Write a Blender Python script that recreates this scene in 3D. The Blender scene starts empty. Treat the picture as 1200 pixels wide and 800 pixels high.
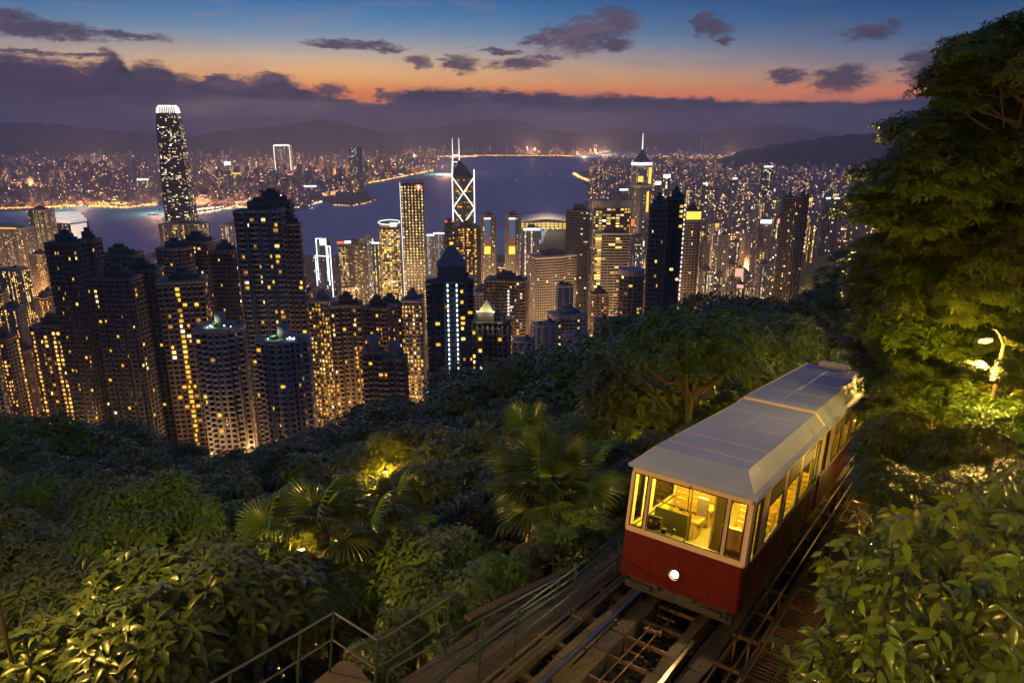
import bpy, math, random
import numpy as np
from mathutils import Vector, Matrix
R = math.radians
random.seed(7); rng = np.random.default_rng(7)
C = bpy.context.scene.collection
S = bpy.context.scene

# ------------------------------------------------------------------ camera
CAMZ = 380.0; PITCH = R(16.5); F = 850.0
cam = bpy.data.cameras.new('camera'); camo = bpy.data.objects.new('camera', cam); C.objects.link(camo)
cam.sensor_width = 36; cam.lens = F/1200*36; cam.clip_start = .1; cam.clip_end = 60000
camo.location = (0, 0, CAMZ); camo.rotation_euler = (R(90)-PITCH, 0, 0)
S.camera = camo
cth, sth = math.cos(PITCH), math.sin(PITCH)

def ray(px, py):
    v = (400-py)/F
    return Vector(((px-600)/F, cth+v*sth, v*cth-sth))
def P(px, py, d):                     # world point seen at photo pixel (px, py), d metres ahead of the camera
    r = ray(px, py); r = r*(d/r.y); return Vector((r.x, r.y, r.z+CAMZ))
def G(px, py, z=0.):                  # world point seen at that pixel on the level z
    r = ray(px, py); r = r*((z-CAMZ)/r.z); return Vector((r.x, r.y, z))

# ------------------------------------------------------------------ render / view
S.render.engine = 'CYCLES'
S.view_settings.view_transform = 'Standard'; S.view_settings.look = 'None'
S.view_settings.exposure = 0; S.view_settings.gamma = 1
cy = S.cycles
cy.use_denoising = True
cy.max_bounces = 5; cy.diffuse_bounces = 2; cy.glossy_bounces = 3; cy.transmission_bounces = 3
cy.transparent_max_bounces = 10; cy.volume_bounces = 0; cy.sample_clamp_indirect = 3; cy.sample_clamp_direct = 0
cy.caustics_reflective = False; cy.caustics_refractive = False
cy.use_adaptive_sampling = True; cy.adaptive_threshold = .006

# ------------------------------------------------------------------ node helpers
def lin(r, g, b): return tuple(((c/255)/12.92 if c/255 <= .04045 else ((c/255+.055)/1.055)**2.4) for c in (r, g, b))
class NT:
    def __init__(s, nt): s.nt = nt; s.n = nt.nodes; s.l = nt.links
    def set(s, sock, v):
        if isinstance(v, bpy.types.NodeSocket): s.l.new(v, sock)
        elif v is not None:
            if hasattr(sock, 'default_value') and isinstance(v, (tuple, list)) and len(v) == 3 and sock.type == 'RGBA': v = (*v, 1)
            sock.default_value = v
    def m(s, op, a, b=None, c=None, clamp=False):
        n = s.n.new('ShaderNodeMath'); n.operation = op; n.use_clamp = clamp
        for i, v in enumerate((a, b, c)): s.set(n.inputs[i], v)
        return n.outputs[0]
    def mix(s, f, a, b, mode='MIX'):
        n = s.n.new('ShaderNodeMix'); n.data_type = 'RGBA'; n.blend_type = mode
        s.set(n.inputs['Factor'], f); s.set(n.inputs[6], a); s.set(n.inputs[7], b); return n.outputs[2]
    def ramp(s, f, stops, interp='LINEAR'):
        n = s.n.new('ShaderNodeValToRGB'); cr = n.color_ramp; cr.interpolation = interp
        while len(cr.elements) < len(stops): cr.elements.new(.5)
        for e, (p, c) in zip(cr.elements, stops): e.position = p; e.color = (*c, 1) if len(c) == 3 else c
        s.set(n.inputs[0], f); return n.outputs[0]
    def noise(s, vec, scale, detail=4, rough=.55, dim='3D', dist=0):
        n = s.n.new('ShaderNodeTexNoise'); n.noise_dimensions = dim
        if vec is not None: s.l.new(vec, n.inputs['Vector'])
        n.inputs['Scale'].default_value = scale; n.inputs['Detail'].default_value = detail
        n.inputs['Roughness'].default_value = rough; n.inputs['Distortion'].default_value = dist
        return n.outputs['Fac'], n.outputs['Color']
    def xyz(s, x, y, z=0.):
        n = s.n.new('ShaderNodeCombineXYZ')
        for i, v in enumerate((x, y, z)): s.set(n.inputs[i], v)
        return n.outputs[0]

# ------------------------------------------------------------------ world: dusk sky with clouds
W = bpy.data.worlds.new('World'); S.world = W; W.use_nodes = True
n = NT(W.node_tree); n.n.clear()
tc = n.n.new('ShaderNodeTexCoord'); sep = n.n.new('ShaderNodeSeparateXYZ'); n.l.new(tc.outputs['Generated'], sep.inputs[0])
X, Y, Z = sep.outputs
az = n.m('MULTIPLY', n.m('ARCTAN2', X, Y), 180/math.pi)
el = n.m('MULTIPLY', n.m('ARCSINE', Z), 180/math.pi)
ela = n.m('MAXIMUM', el, 0)
f_ = n.m('POWER', n.m('DIVIDE', ela, 90), .5)                 # more ramp resolution near the horizon
def q(e): return (e/90)**.5
warm = n.ramp(f_, [(0, lin(225, 100, 60)), (q(2.5), lin(255, 146, 78)), (q(3.1), lin(255, 178, 106)), (q(3.8), lin(250, 190, 132)), (q(4.6), lin(224, 190, 158)), (q(5.4), lin(178, 174, 176)),
    (q(6.4), lin(124, 152, 182)), (q(7.5), lin(84, 134, 182)), (q(9.), lin(50, 108, 170)), (q(22), lin(54, 114, 182)), (q(46), lin(42, 78, 132)), (1, lin(33, 50, 84))])
cool = n.ramp(f_, [(0, lin(130, 80, 85)), (q(2.2), lin(232, 138, 104)), (q(2.9), lin(196, 140, 120)), (q(3.6), lin(146, 128, 138)), (q(4.4), lin(88, 108, 144)),
    (q(5.4), lin(52, 94, 142)), (q(6.8), lin(28, 78, 132)), (q(9.), lin(14, 58, 112)), (q(22), lin(38, 88, 152)), (q(46), lin(38, 70, 122)), (1, lin(33, 50, 84))])
wf = n.m('EXPONENT', n.m('MULTIPLY', n.m('POWER', n.m('ABSOLUTE', n.m('DIVIDE', n.m('ADD', az, 14), 30)), 2.), -1))
sky = n.mix(wf, cool, warm)
cv = n.xyz(n.m('MULTIPLY', az, .55), n.m('MULTIPLY', el, 1.5), 0)
nf, nc = n.noise(cv, .9, 6, .66); nh, _ = n.noise(cv, 3.2, 5, .7); nf2, _ = n.noise(cv, .22, 3, .5)
sp2 = n.n.new('ShaderNodeSeparateColor'); n.l.new(nc, sp2.inputs[0])
wa = n.m('ADD', az, n.m('MULTIPLY', n.m('SUBTRACT', sp2.outputs[0], .5), 3.4))
we = n.m('ADD', el, n.m('MULTIPLY', n.m('SUBTRACT', sp2.outputs[1], .5), 1.25))
def AE(px, py):
    r = ray(px, py); return math.degrees(math.atan2(r.x, r.y)), math.degrees(math.atan2(r.z, math.hypot(r.x, r.y)))
def blob(px, py, hw, hh, tilt=0., soft=1.):
    a0, e0 = AE(px, py); a1, _ = AE(px+hw, py); _, e1 = AE(px, py-hh); ra = (a1-a0); re = (e1-e0)
    da = n.m('SUBTRACT', wa, a0); de = n.m('SUBTRACT', n.m('SUBTRACT', we, e0), n.m('MULTIPLY', da, tilt))
    s_ = n.m('ADD', n.m('POWER', n.m('ABSOLUTE', n.m('DIVIDE', da, ra)), 2.), n.m('POWER', n.m('ABSOLUTE', n.m('DIVIDE', de, re)), 2.))
    return n.m('MULTIPLY', n.m('SUBTRACT', 1, s_), soft)
blobs = [(40, 33, 105, 15, -.04), (150, 41, 55, 7, -.05), (15, 18, 30, 8), (415, 53, 62, 6.5), (455, 58, 26, 4), (682, 42, 62, 24, .12), (720, 26, 34, 20), (725, 52, 20, 12),
    (640, 48, 26, 9), (492, 74, 17, 9, .05), (540, 76, 23, 12), (608, 76, 44, 8, .0), (585, 60, 36, 4, -.1), (640, 68, 24, 5), (835, 33, 27, 13), (825, 20, 12, 8), (850, 48, 10, 6), (1018, 38, 38, 11, .05), (1040, 28, 14, 8),
    (920, 90, 30, 11), (985, 94, 46, 15), (995, 82, 20, 8), (1085, 78, 34, 26, .05), (1130, 70, 40, 20), (130, 72, 18, 15), (175, 84, 26, 14), (112, 82, 26, 13), (60, 84, 70, 17), (210, 96, 30, 12),
    (255, 92, 15, 10), (318, 90, 26, 9), (300, 100, 60, 12), (385, 106, 27, 9), (455, 112, 22, 7), (446, 105, 6, 5), (15, 75, 30, 12), (30, 62, 50, 4), (90, 66, 44, 3.5)]
mx = None
for b in blobs:
    v = blob(*b); mx = v if mx is None else n.m('MAXIMUM', mx, v)
mx = n.m('ADD', mx, n.m('ADD', n.m('MULTIPLY', n.m('SUBTRACT', nf, .5), 2.2), n.m('MULTIPLY', n.m('SUBTRACT', nh, .5), 2.)))
cm = n.n.new('ShaderNodeMapRange'); cm.interpolation_type = 'SMOOTHSTEP'; n.set(cm.inputs[0], mx); cm.inputs[1].default_value = -.3; cm.inputs[2].default_value = .95
# the bank of cloud along the horizon: its top edge by azimuth
pts = [(-80, 66), (0, 66), (60, 70), (100, 84), (128, 64), (160, 80), (182, 76), (225, 92), (255, 86), (290, 97), (318, 86), (350, 99), (400, 112), (440, 118), (480, 103), (560, 104), (700, 109), (800, 113), (900, 116), (1000, 116), (1100, 110), (1250, 108)]
fc = n.n.new('ShaderNodeFloatCurve'); n.set(fc.inputs['Value'], n.m('DIVIDE', n.m('ADD', az, 45), 90, clamp=True))
cur = fc.mapping.curves[0]
vals = [((AE(px, py)[0]+45)/90, AE(px, py)[1]/10) for px, py in pts]
cur.points[0].location = (0, vals[0][1]); cur.points[1].location = (1, vals[-1][1])
for v in vals: cur.points.new(*v)
fc.mapping.update()
edge = n.m('MULTIPLY', fc.outputs[0], 10)
nb, _ = n.noise(n.xyz(n.m('MULTIPLY', az, .3), n.m('MULTIPLY', el, .5), 3.), 1., 5, .55)
bk = n.m('SUBTRACT', n.m('ADD', edge, n.m('ADD', n.m('MULTIPLY', n.m('SUBTRACT', nb, .5), .9), n.m('ADD', n.m('MULTIPLY', n.m('SUBTRACT', nf, .5), 1.2), n.m('MULTIPLY', n.m('SUBTRACT', nh, .5), .7)))), el)
bm_ = n.n.new('ShaderNodeMapRange'); bm_.interpolation_type = 'SMOOTHSTEP'; n.set(bm_.inputs[0], bk); bm_.inputs[1].default_value = -.12; bm_.inputs[2].default_value = .4
ccol = n.ramp(n.m('DIVIDE', ela, 10), [(0, lin(66, 58, 84)), (.25, lin(70, 64, 94)), (.45, lin(72, 66, 94)), (.8, lin(82, 84, 116)), (1, lin(90, 96, 130))])
ccol = n.mix(n.m('MULTIPLY', n.m('SUBTRACT', nh, .3), 1.3, clamp=True), n.mix(.5, ccol, lin(40, 38, 60)), n.mix(.4, ccol, lin(120, 104, 126)))
ccol = n.mix(n.m('MULTIPLY', nf2, .6), ccol, n.mix(wf, lin(62, 58, 88), lin(96, 72, 86)))
bcol = n.mix(n.m('MULTIPLY', nb, .6), n.mix(wf, lin(46, 50, 82), lin(58, 56, 86)), n.mix(wf, lin(54, 58, 90), lin(78, 68, 92)))
nk_, _ = n.noise(n.xyz(n.m('MULTIPLY', az, .5), n.m('MULTIPLY', el, 1.6), 5.), 1., 7, .65)
bcol = n.mix(n.m('MULTIPLY', n.m('SUBTRACT', nk_, .38), 2.4, clamp=True), n.mix(.35, bcol, lin(30, 34, 60)), n.mix(.3, bcol, lin(104, 92, 118)))
sky = n.mix(bm_.outputs[0], sky, bcol)
sky = n.mix(n.m('MULTIPLY', cm.outputs[0], .93), sky, ccol)
# thin veils high up
nv, _ = n.noise(n.xyz(n.m('MULTIPLY', az, .12), n.m('MULTIPLY', el, .5), 9.), 1., 5, .6)
vm = n.n.new('ShaderNodeMapRange'); n.set(vm.inputs[0], nv); vm.inputs[1].default_value = .5; vm.inputs[2].default_value = .8; vm.inputs[4].default_value = .45
sky = n.mix(vm.outputs[0], sky, n.mix(wf, lin(80, 92, 128), lin(176, 140, 140)))
gm = n.n.new('ShaderNodeMapRange'); n.set(gm.inputs[0], el); gm.inputs[1].default_value = -1.5; gm.inputs[2].default_value = 0
sky = n.mix(gm.outputs[0], lin(24, 22, 32), sky)
bg = n.n.new('ShaderNodeBackground'); n.l.new(sky, bg.inputs[0]); bg.inputs[1].default_value = .95
wo = n.n.new('ShaderNodeOutputWorld'); n.l.new(bg.outputs[0], wo.inputs[0])
W.cycles.sampling_method = 'MANUAL'; W.cycles.sample_map_resolution = 512

# the last glow of the sun, just under the horizon ahead of the camera
sun = bpy.data.lights.new('sun', 'SUN'); sun.energy = .06; sun.angle = R(25); sun.color = (1, .55, .4)
so = bpy.data.objects.new('sun', sun); C.objects.link(so); so.rotation_euler = (R(84), 0, R(180+13))

# ------------------------------------------------------------------ materials
def mat(name, col, rough=.7, metal=0., var=.25, scale=2., bump=0., spec=.5, emit=None, es=0., rnd=0., coat=0., bscale=None):
    m = bpy.data.materials.new(name); m.use_nodes = True; t = NT(m.node_tree); b = t.n['Principled BSDF']
    b.inputs['Roughness'].default_value = rough; b.inputs['Metallic'].default_value = metal
    b.inputs['Specular IOR Level'].default_value = spec; b.inputs['Coat Weight'].default_value = coat
    tcn = t.n.new('ShaderNodeTexCoord')
    if var > 0:
        fac, _ = t.noise(tcn.outputs['Object'], scale, 5, .6)
        c = t.mix(fac, tuple(x*(1-var) for x in col), tuple(min(1, x*(1+var)) for x in col))
        if rnd > 0:
            oi = t.n.new('ShaderNodeObjectInfo'); hs = t.n.new('ShaderNodeHueSaturation')
            t.l.new(c, hs.inputs['Color'])
            t.set(hs.inputs['Value'], t.m('ADD', 1-rnd/2, t.m('MULTIPLY', oi.outputs['Random'], rnd))); c = hs.outputs[0]
        t.l.new(c, b.inputs['Base Color'])
    else: b.inputs['Base Color'].default_value = (*col, 1)
    if bump > 0:
        fb, _ = t.noise(tcn.outputs['Object'], bscale or scale*4, 6, .65)
        bn = t.n.new('ShaderNodeBump'); bn.inputs['Strength'].default_value = bump; bn.inputs['Distance'].default_value = .02
        t.l.new(fb, bn.inputs['Height']); t.l.new(bn.outputs[0], b.inputs['Normal'])
    if emit:
        b.inputs['Emission Color'].default_value = (*emit, 1); b.inputs['Emission Strength'].default_value = es
        m.cycles.emission_sampling = 'NONE'
    return m
def emat(name, col, st, sample=False):
    m = bpy.data.materials.new(name); m.use_nodes = True; t = NT(m.node_tree); t.n.clear()
    e = t.n.new('ShaderNodeEmission'); e.inputs[0].default_value = (*col, 1); e.inputs[1].default_value = st
    o = t.n.new('ShaderNodeOutputMaterial'); t.l.new(e.outputs[0], o.inputs[0])
    if not sample: m.cycles.emission_sampling = 'NONE'
    return m
def amat(name, st=1.):                       # light of each face read from its own attribute
    m = bpy.data.materials.new(name); m.use_nodes = True; t = NT(m.node_tree); t.n.clear()
    a = t.n.new('ShaderNodeAttribute'); a.attribute_name = 'col'
    e = t.n.new('ShaderNodeEmission'); t.l.new(a.outputs['Color'], e.inputs[0]); e.inputs[1].default_value = st
    o = t.n.new('ShaderNodeOutputMaterial'); t.l.new(e.outputs[0], o.inputs[0]); m.cycles.emission_sampling = 'NONE'
    return m
def leafmat(name, c1, c2, trans=.28, rough=.3):
    m = bpy.data.materials.new(name); m.use_nodes = True; t = NT(m.node_tree); b = t.n['Principled BSDF']
    tcn = t.n.new('ShaderNodeTexCoord'); oi = t.n.new('ShaderNodeObjectInfo')
    fac, _ = t.noise(tcn.outputs['Object'], 1.3, 3, .7)
    ge = t.n.new('ShaderNodeNewGeometry')
    fa = t.m('ADD', t.m('MULTIPLY', fac, .5), t.m('MULTIPLY', ge.outputs['Random Per Island'], .5))
    c = t.mix(fa, c1, c2)
    hs = t.n.new('ShaderNodeHueSaturation'); t.l.new(c, hs.inputs['Color'])
    t.set(hs.inputs['Value'], t.m('ADD', .5, t.m('MULTIPLY', oi.outputs['Random'], .95)))
    t.set(hs.inputs['Hue'], t.m('ADD', .475, t.m('MULTIPLY', oi.outputs['Random'], .045)))
    t.l.new(hs.outputs[0], b.inputs['Base Color']); b.inputs['Roughness'].default_value = rough; b.inputs['Specular IOR Level'].default_value = .45
    tr = t.n.new('ShaderNodeBsdfTranslucent'); t.l.new(t.mix(.5, hs.outputs[0], (.16, .2, .02)), tr.inputs[0])
    mx_ = t.n.new('ShaderNodeMixShader'); mx_.inputs[0].default_value = trans
    t.l.new(b.outputs[0], mx_.inputs[1]); t.l.new(tr.outputs[0], mx_.inputs[2])
    t.l.new(mx_.outputs[0], t.n['Material Output'].inputs[0])
    return m
M = {}
M['concrete_dark'] = mat('concrete_dark', (.11, .10, .10), .85, var=.35, scale=.05, rnd=.4)
M['concrete_brown'] = mat('concrete_brown', (.27, .2, .145), .85, var=.3, scale=.06, rnd=.4)
M['concrete_grey'] = mat('concrete_grey', (.28, .26, .26), .8, var=.25, scale=.05, rnd=.4)
M['concrete_pale'] = mat('concrete_pale', (.48, .42, .36), .8, var=.2, scale=.05, rnd=.3)
M['metal_dark'] = mat('metal_dark', (.05, .05, .06), .4, var=.2, scale=.1)
M['glass'] = mat('glass', (.012, .014, .02), .12, var=.2, scale=.1, spec=.6)
M['glass_blue'] = mat('glass_blue', (.03, .04, .07), .15, var=.3, scale=.05, spec=.7)
M['roof'] = mat('roof', (.09, .085, .085), .9, var=.4, scale=.2)
M['win'] = amat('window_light', 1.)
M['white_light'] = emat('white_light', (1, .95, .88), 2.)
M['flood_white'] = mat('flood_white', (.8, .8, .78), .6, var=.3, scale=.12, emit=(1, .97, .9), es=.5)  # emission in the paint stands in for floodlights on the crown
M['cold_light'] = emat('cold_light', (.75, .88, 1), 3.)
M['gold_light'] = emat('gold_light', (1, .62, .08), 1.6)
M['red_light'] = emat('red_light', (1, .16, .06), 1.5)
M['pink_light'] = emat('pink_light', (1, .45, .35), 1.2)
M['orange_light'] = emat('orange_light', (1, .4, .06), 1.6)
M['bulb'] = emat('bulb', (1, .5, .1), 7.)
WINC = [(1.5, .8, .08, 1.), (1.2, .56, .04, 1.), (1.9, 1.15, .28, 1.), (.55, .26, .03, 1.), (1.9, 1.5, .85, 1.)]
WM = [emat('lamp_lit_pane_%s' % nm, c[:3], 1.) for nm, c in zip(('yellow', 'amber', 'bright', 'dim', 'white'), WINC)]

# ------------------------------------------------------------------ mesh helpers
def link(o, parent=None):
    C.objects.link(o)
    if parent is not None: o.parent = parent
    return o
def np_mesh(name, V, Fc, mats, midx=None, col=None, smooth=False):
    V = np.asarray(V, np.float32).reshape(-1, 3); Fc = np.asarray(Fc, np.int32); k = Fc.shape[1]; nf = len(Fc)
    me = bpy.data.meshes.new(name); me.vertices.add(len(V)); me.vertices.foreach_set('co', V.ravel())
    me.loops.add(nf*k); me.loops.foreach_set('vertex_index', Fc.ravel())
    me.polygons.add(nf); me.polygons.foreach_set('loop_start', np.arange(nf, dtype=np.int32)*k)
    for m in (mats if isinstance(mats, (list, tuple)) else [mats]): me.materials.append(m)
    if midx is not None: me.polygons.foreach_set('material_index', np.asarray(midx, np.int32))
    me.update(calc_edges=True)
    if smooth: me.polygons.foreach_set('use_smooth', np.ones(nf, bool))
    if col is not None:
        a = me.attributes.new('col', 'FLOAT_COLOR', 'FACE'); a.data.foreach_set('color', np.asarray(col, np.float32).ravel())
    return me
BOXV = np.array([[0,0,0],[1,0,0],[1,1,0],[0,1,0],[0,0,1],[1,0,1],[1,1,1],[0,1,1]], float)
BOXF = np.array([[0,3,2,1],[4,5,6,7],[0,1,5,4],[1,2,6,5],[2,3,7,6],[3,0,4,7]])
def boxes_mesh(name, B, mats, midx=None, col=None):      # B rows x0 x1 y0 y1 z0 z1
    B = np.asarray(B, float).reshape(-1, 6); lo = B[:, [0, 2, 4]]; hi = B[:, [1, 3, 5]]
    V = lo[:, None]+BOXV[None]*(hi-lo)[:, None]; Fc = BOXF[None]+8*np.arange(len(B))[:, None, None]
    if midx is not None: midx = np.repeat(midx, 6)
    if col is not None: col = np.repeat(col, 6, 0)
    return np_mesh(name, V, Fc.reshape(-1, 4), mats, midx, col)
def obj(name, me, parent=None, label=None, kind=None, loc=None, rz=0.):
    o = bpy.data.objects.new(name, me)
    if loc is not None: o.location = loc
    if rz: o.rotation_euler.z = rz
    if label: o['label'] = label
    if kind: o['kind'] = kind
    return link(o, parent)
def thing(name, label, cat, loc=(0, 0, 0), rz=0., group=None):
    o = bpy.data.objects.new(name, None); o.location = loc; o.rotation_euler.z = rz; o.empty_display_size = .5
    o['label'] = label; o['category'] = cat
    if group: o['group'] = group
    return link(o)
def tag(o, label, cat, group=None):
    o['label'] = label; o['category'] = cat
    if group: o['group'] = group
    return o
class MB:
    def __init__(s): s.v = []; s.f = []; s.sm = False
    def add(s, v, f):
        k = len(s.v); s.v += [tuple(a) for a in v]; s.f += [tuple(i+k for i in g) for g in f]
    def box(s, x0, x1, y0, y1, z0, z1):
        s.add([(a, b, c) for c in (z0, z1) for a, b in ((x0, y0), (x1, y0), (x1, y1), (x0, y1))], [(0, 3, 2, 1), (4, 5, 6, 7), (0, 1, 5, 4), (1, 2, 6, 5), (2, 3, 7, 6), (3, 0, 4, 7)])
    def tube(s, pts, r, n=6, caps=True):
        pts = [Vector(p) for p in pts]; rs = r if isinstance(r, (list, tuple)) else [r]*len(pts); k = len(s.v); up = Vector((0, 0, 1))
        for i, p in enumerate(pts):
            d = (pts[min(i+1, len(pts)-1)]-pts[max(i-1, 0)]).normalized()
            a = d.cross(up if abs(d.z) < .9 else Vector((1, 0, 0))).normalized(); b = d.cross(a)
            for j in range(n):
                t = 2*math.pi*j/n; s.v.append(tuple(p+(a*math.cos(t)+b*math.sin(t))*rs[i]))
        for i in range(len(pts)-1):
            for j in range(n):
                j2 = (j+1) % n; s.f.append((k+i*n+j, k+(i+1)*n+j, k+(i+1)*n+j2, k+i*n+j2))
        if caps: s.f.append(tuple(k+j for j in range(n))); s.f.append(tuple(k+(len(pts)-1)*n+j for j in reversed(range(n))))
    def prism(s, poly, z0, z1, tops=None):
        n_ = len(poly); tops = tops or poly
        s.add([(x, y, z0) for x, y in poly]+[(x, y, z1) for x, y in tops], [tuple(reversed(range(n_))), tuple(range(n_, 2*n_))]+[(i, (i+1) % n_, n_+(i+1) % n_, n_+i) for i in range(n_)])
    def mesh(s, name, m, smooth=False):
        me = bpy.data.meshes.new(name); me.from_pydata(s.v, [], s.f)
        for a in (m if isinstance(m, (list, tuple)) else [m]): me.materials.append(a)
        if smooth: me.polygons.foreach_set('use_smooth', [True]*len(me.polygons))
        me.update(); return me
    def build(s, name, m, parent=None, label=None, kind=None, smooth=False, **k):
        return obj(name, s.mesh(name, m, smooth), parent, label, kind, **k)

# ------------------------------------------------------------------ the track's own frame (away a, to the right b, up c)
TO = Vector((3.328, 12.241, CAMZ-6.339)); _t = Vector((.54751492, .82206379, -.15632832)); _l = Vector((.83112764, -.55593986, -.01255851)); _u = Vector((.09723304, .12305282, .9876253))
_t.normalize(); _l.normalize(); _u = _l.cross(_t).normalized()
TM = Matrix(((_l.x, _t.x, _u.x, TO.x), (_l.y, _t.y, _u.y, TO.y), (_l.z, _t.z, _u.z, TO.z), (0, 0, 0, 1)))
TMI = TM.inverted()
def T(b, a, c): return TM @ Vector((b, a, c))
def sm(x, a, b):
    t = np.clip((x-a)/(b-a), 0, 1); return t*t*(3-2*t)
def yshore(x): return np.interp(x, [-6000, 80, 140, 230, 470, 514, 1350, 9000], [2250, 2250, 2900, 2990, 4460, 6070, 9983, 14000])
def H(x, y):
    x = np.asarray(x, float); y = np.asarray(y, float)
    p = np.interp(y, [-60, 0, 14, 25, 45, 90, 150, 300, 500, 900, 1500, 2050, 2200, 20000], [-15, -16, -21, -23, -28, -41, -73, -170, -250, -318, -366, -375, -377, -377])
    p = p+.3*np.clip(x+10, 0, 60)*(1-sm(y, 150, 320))-.12*np.clip(-x-25, 0, 80)*(1-sm(y, 150, 320))
    # wooded spur on the right
    rg = 190*sm(x-.40*(y-600), 120, 420)*sm(y, 180, 520)*(1-sm(y, 1100, 2400))
    p = np.maximum(p, np.minimum(p+rg, 60))
    cx, cy_ = x-TO.x, y-TO.y
    b = cx*.8312-cy_*.556; a = cx*.556+cy_*.8312
    zt = -6.339-3.75-.1583*a-.0127*b
    zt = zt*(1-sm(a, 70, 110))+p*sm(a, 70, 110)
    w = 1-sm(-b, 1.6, 11)
    right = zt+.5*np.clip(b-2.6, 0, 40)
    tgt = np.where(b > 0, right, zt)
    w = np.where(b > 0, 1-sm(y, 70, 150), w)*(1-sm(y, 90, 150))*sm(y, -40, -10)
    z = p*(1-w)+np.maximum(tgt, p)*w
    z = z+CAMZ
    return np.where(y > yshore(x), -8., z)
def Hf(x, y): return float(H(x, y))

# ================================================================== THE SETTING
M['soil'] = mat('soil', (.022, .026, .012), .95, var=.6, scale=.08, bump=.3)
M['hill'] = mat('hill', (.02, .026, .018), .95, var=.5, scale=.003)
M['city_floor'] = mat('city_floor', (.07, .06, .055), .9, var=.5, scale=.01)
def grid_mesh(name, xs, ys, zf, m, smooth=True):
    XX, YY = np.meshgrid(xs, ys); ZZ = zf(XX, YY); V = np.stack([XX, YY, ZZ], -1).reshape(-1, 3); a, b = len(xs), len(ys)
    i = (np.arange(b-1)[:, None]*a+np.arange(a-1)).ravel()
    return np_mesh(name, V, np.stack([i, i+1, i+1+a, i+a], -1), m, smooth=smooth)
def fine(x, y):
    a = np.sin(x*.9)*np.cos(y*.7)*.25+np.sin(x*.31+1)*np.sin(y*.27)*.5
    return a*(1-sm(y, 400, 900))
xs = np.concatenate([-np.geomspace(4000, 42, 60), np.arange(-40, 60, 1.5), np.geomspace(60, 9000, 90)])
ys = np.concatenate([np.arange(-60, 90, 1.5), np.geomspace(90, 2400, 120), np.geomspace(2450, 14500, 60)])
obj('hillside_ground', grid_mesh('hillside_ground', xs, ys, lambda x, y: H(x, y)+fine(x, y)*(np.abs((x-TO.x)*.8312-(y-TO.y)*.556) > 4), [M['soil']]), kind='structure')
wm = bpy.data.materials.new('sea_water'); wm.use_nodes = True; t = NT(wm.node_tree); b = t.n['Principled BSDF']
b.inputs['Base Color'].default_value = (.03, .26, .6, 1); b.inputs['Roughness'].default_value = .6; b.inputs['IOR'].default_value = 1.5  # bright blue base stands in for sky reflected on the water
tcn = t.n.new('ShaderNodeTexCoord'); mp = t.n.new('ShaderNodeMapping'); mp.inputs['Scale'].default_value = (.012, .05, 1); t.l.new(tcn.outputs['Object'], mp.inputs[0])
fb, _ = t.noise(mp.outputs[0], 2., 8, .75); bn = t.n.new('ShaderNodeBump'); bn.inputs['Strength'].default_value = 1; bn.inputs['Distance'].default_value = 9
t.l.new(fb, bn.inputs['Height']); t.l.new(bn.outputs[0], b.inputs['Normal'])
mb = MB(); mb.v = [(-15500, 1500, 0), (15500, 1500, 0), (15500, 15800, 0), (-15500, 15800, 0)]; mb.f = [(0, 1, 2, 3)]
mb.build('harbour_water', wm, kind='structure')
# land across the water, traced along its shore
KL = [(-500, 254), (0, 248), (45, 247), (70, 242), (104, 241), (110, 237), (150, 238), (155, 241), (182, 240), (190, 236), (214, 238), (217, 252), (240, 249), (268, 243), (276, 240), (330, 246), (343, 248), (362, 241), (378, 236), (392, 240), (412, 241),
      (436, 236), (431, 226), (424, 217), (452, 211), (482, 205), (509, 200), (510, 188), (524, 184), (668, 184), (716, 177.5), (1300, 177.5), (1700, 172), (-600, 172)]
mb = MB(); kp = [G(*a)[:2] for a in KL]; mb.v = [(*a, -2) for a in kp]+[(*a, 3) for a in kp]; nk = len(kp)
mb.f = [tuple(range(2*nk-1, nk-1, -1)) if False else tuple(range(nk, 2*nk))]+[(i, (i+1) % nk, nk+(i+1) % nk, nk+i) for i in range(nk)]
mb.build('far_shore_land', M['city_floor'], kind='structure')
def inpoly(px, py, poly):
    c = False; j = len(poly)-1
    for i in range(len(poly)):
        xi, yi = poly[i]; xj, yj = poly[j]
        if (yi > py) != (yj > py) and px < (xj-xi)*(py-yi)/(yj-yi)+xi: c = not c
        j = i
    return c
def ridge(name, D, pts, front=1800, seed=0):
    px = np.arange(pts[0][0], pts[-1][0], 4.); py = np.interp(px, [a for a, _ in pts], [b for _, b in pts])
    py = py+np.sin(px*.21+seed)*.8+np.sin(px*.53+seed*2)*.5
    V = []; rows = 9
    for k in range(rows):
        s = k/(rows-1)*2-1; hgt = math.cos(s*math.pi/2)**1.3 if abs(s) < 1 else 0
        for i, (a, b_) in enumerate(zip(px, py)):
            top = P(a, b_, D); dd = D+s*front
            hh = max(top.z, 5)*hgt*(1+.12*math.sin(a*.17+k*1.7+seed) if 0 < k < rows-1 and k != rows//2 else 1)
            V.append((top.x*dd/D, dd, hh-1))
    n_ = len(px); i = (np.arange(rows-1)[:, None]*n_+np.arange(n_-1)).ravel()
    obj(name, np_mesh(name, V, np.stack([i, i+1, i+1+n_, i+n_], -1), M['hill'], smooth=True), kind='structure')
ridge('far_hill', 13600, [(380, 158), (430, 160), (470, 152), (520, 148), (560, 142), (590, 140), (612, 143), (640, 152), (680, 155), (705, 150), (735, 150), (770, 157), (820, 156), (860, 150), (912, 147), (945, 150), (985, 160), (1060, 158)], 1500, 1)
ridge('far_hill', 10500, [(-80, 143), (0, 144), (30, 143), (70, 146), (110, 150), (160, 155), (220, 160), (270, 152), (320, 148), (350, 144), (375, 140), (398, 142), (420, 148), (446, 155), (475, 162)], 1500, 2)
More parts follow.
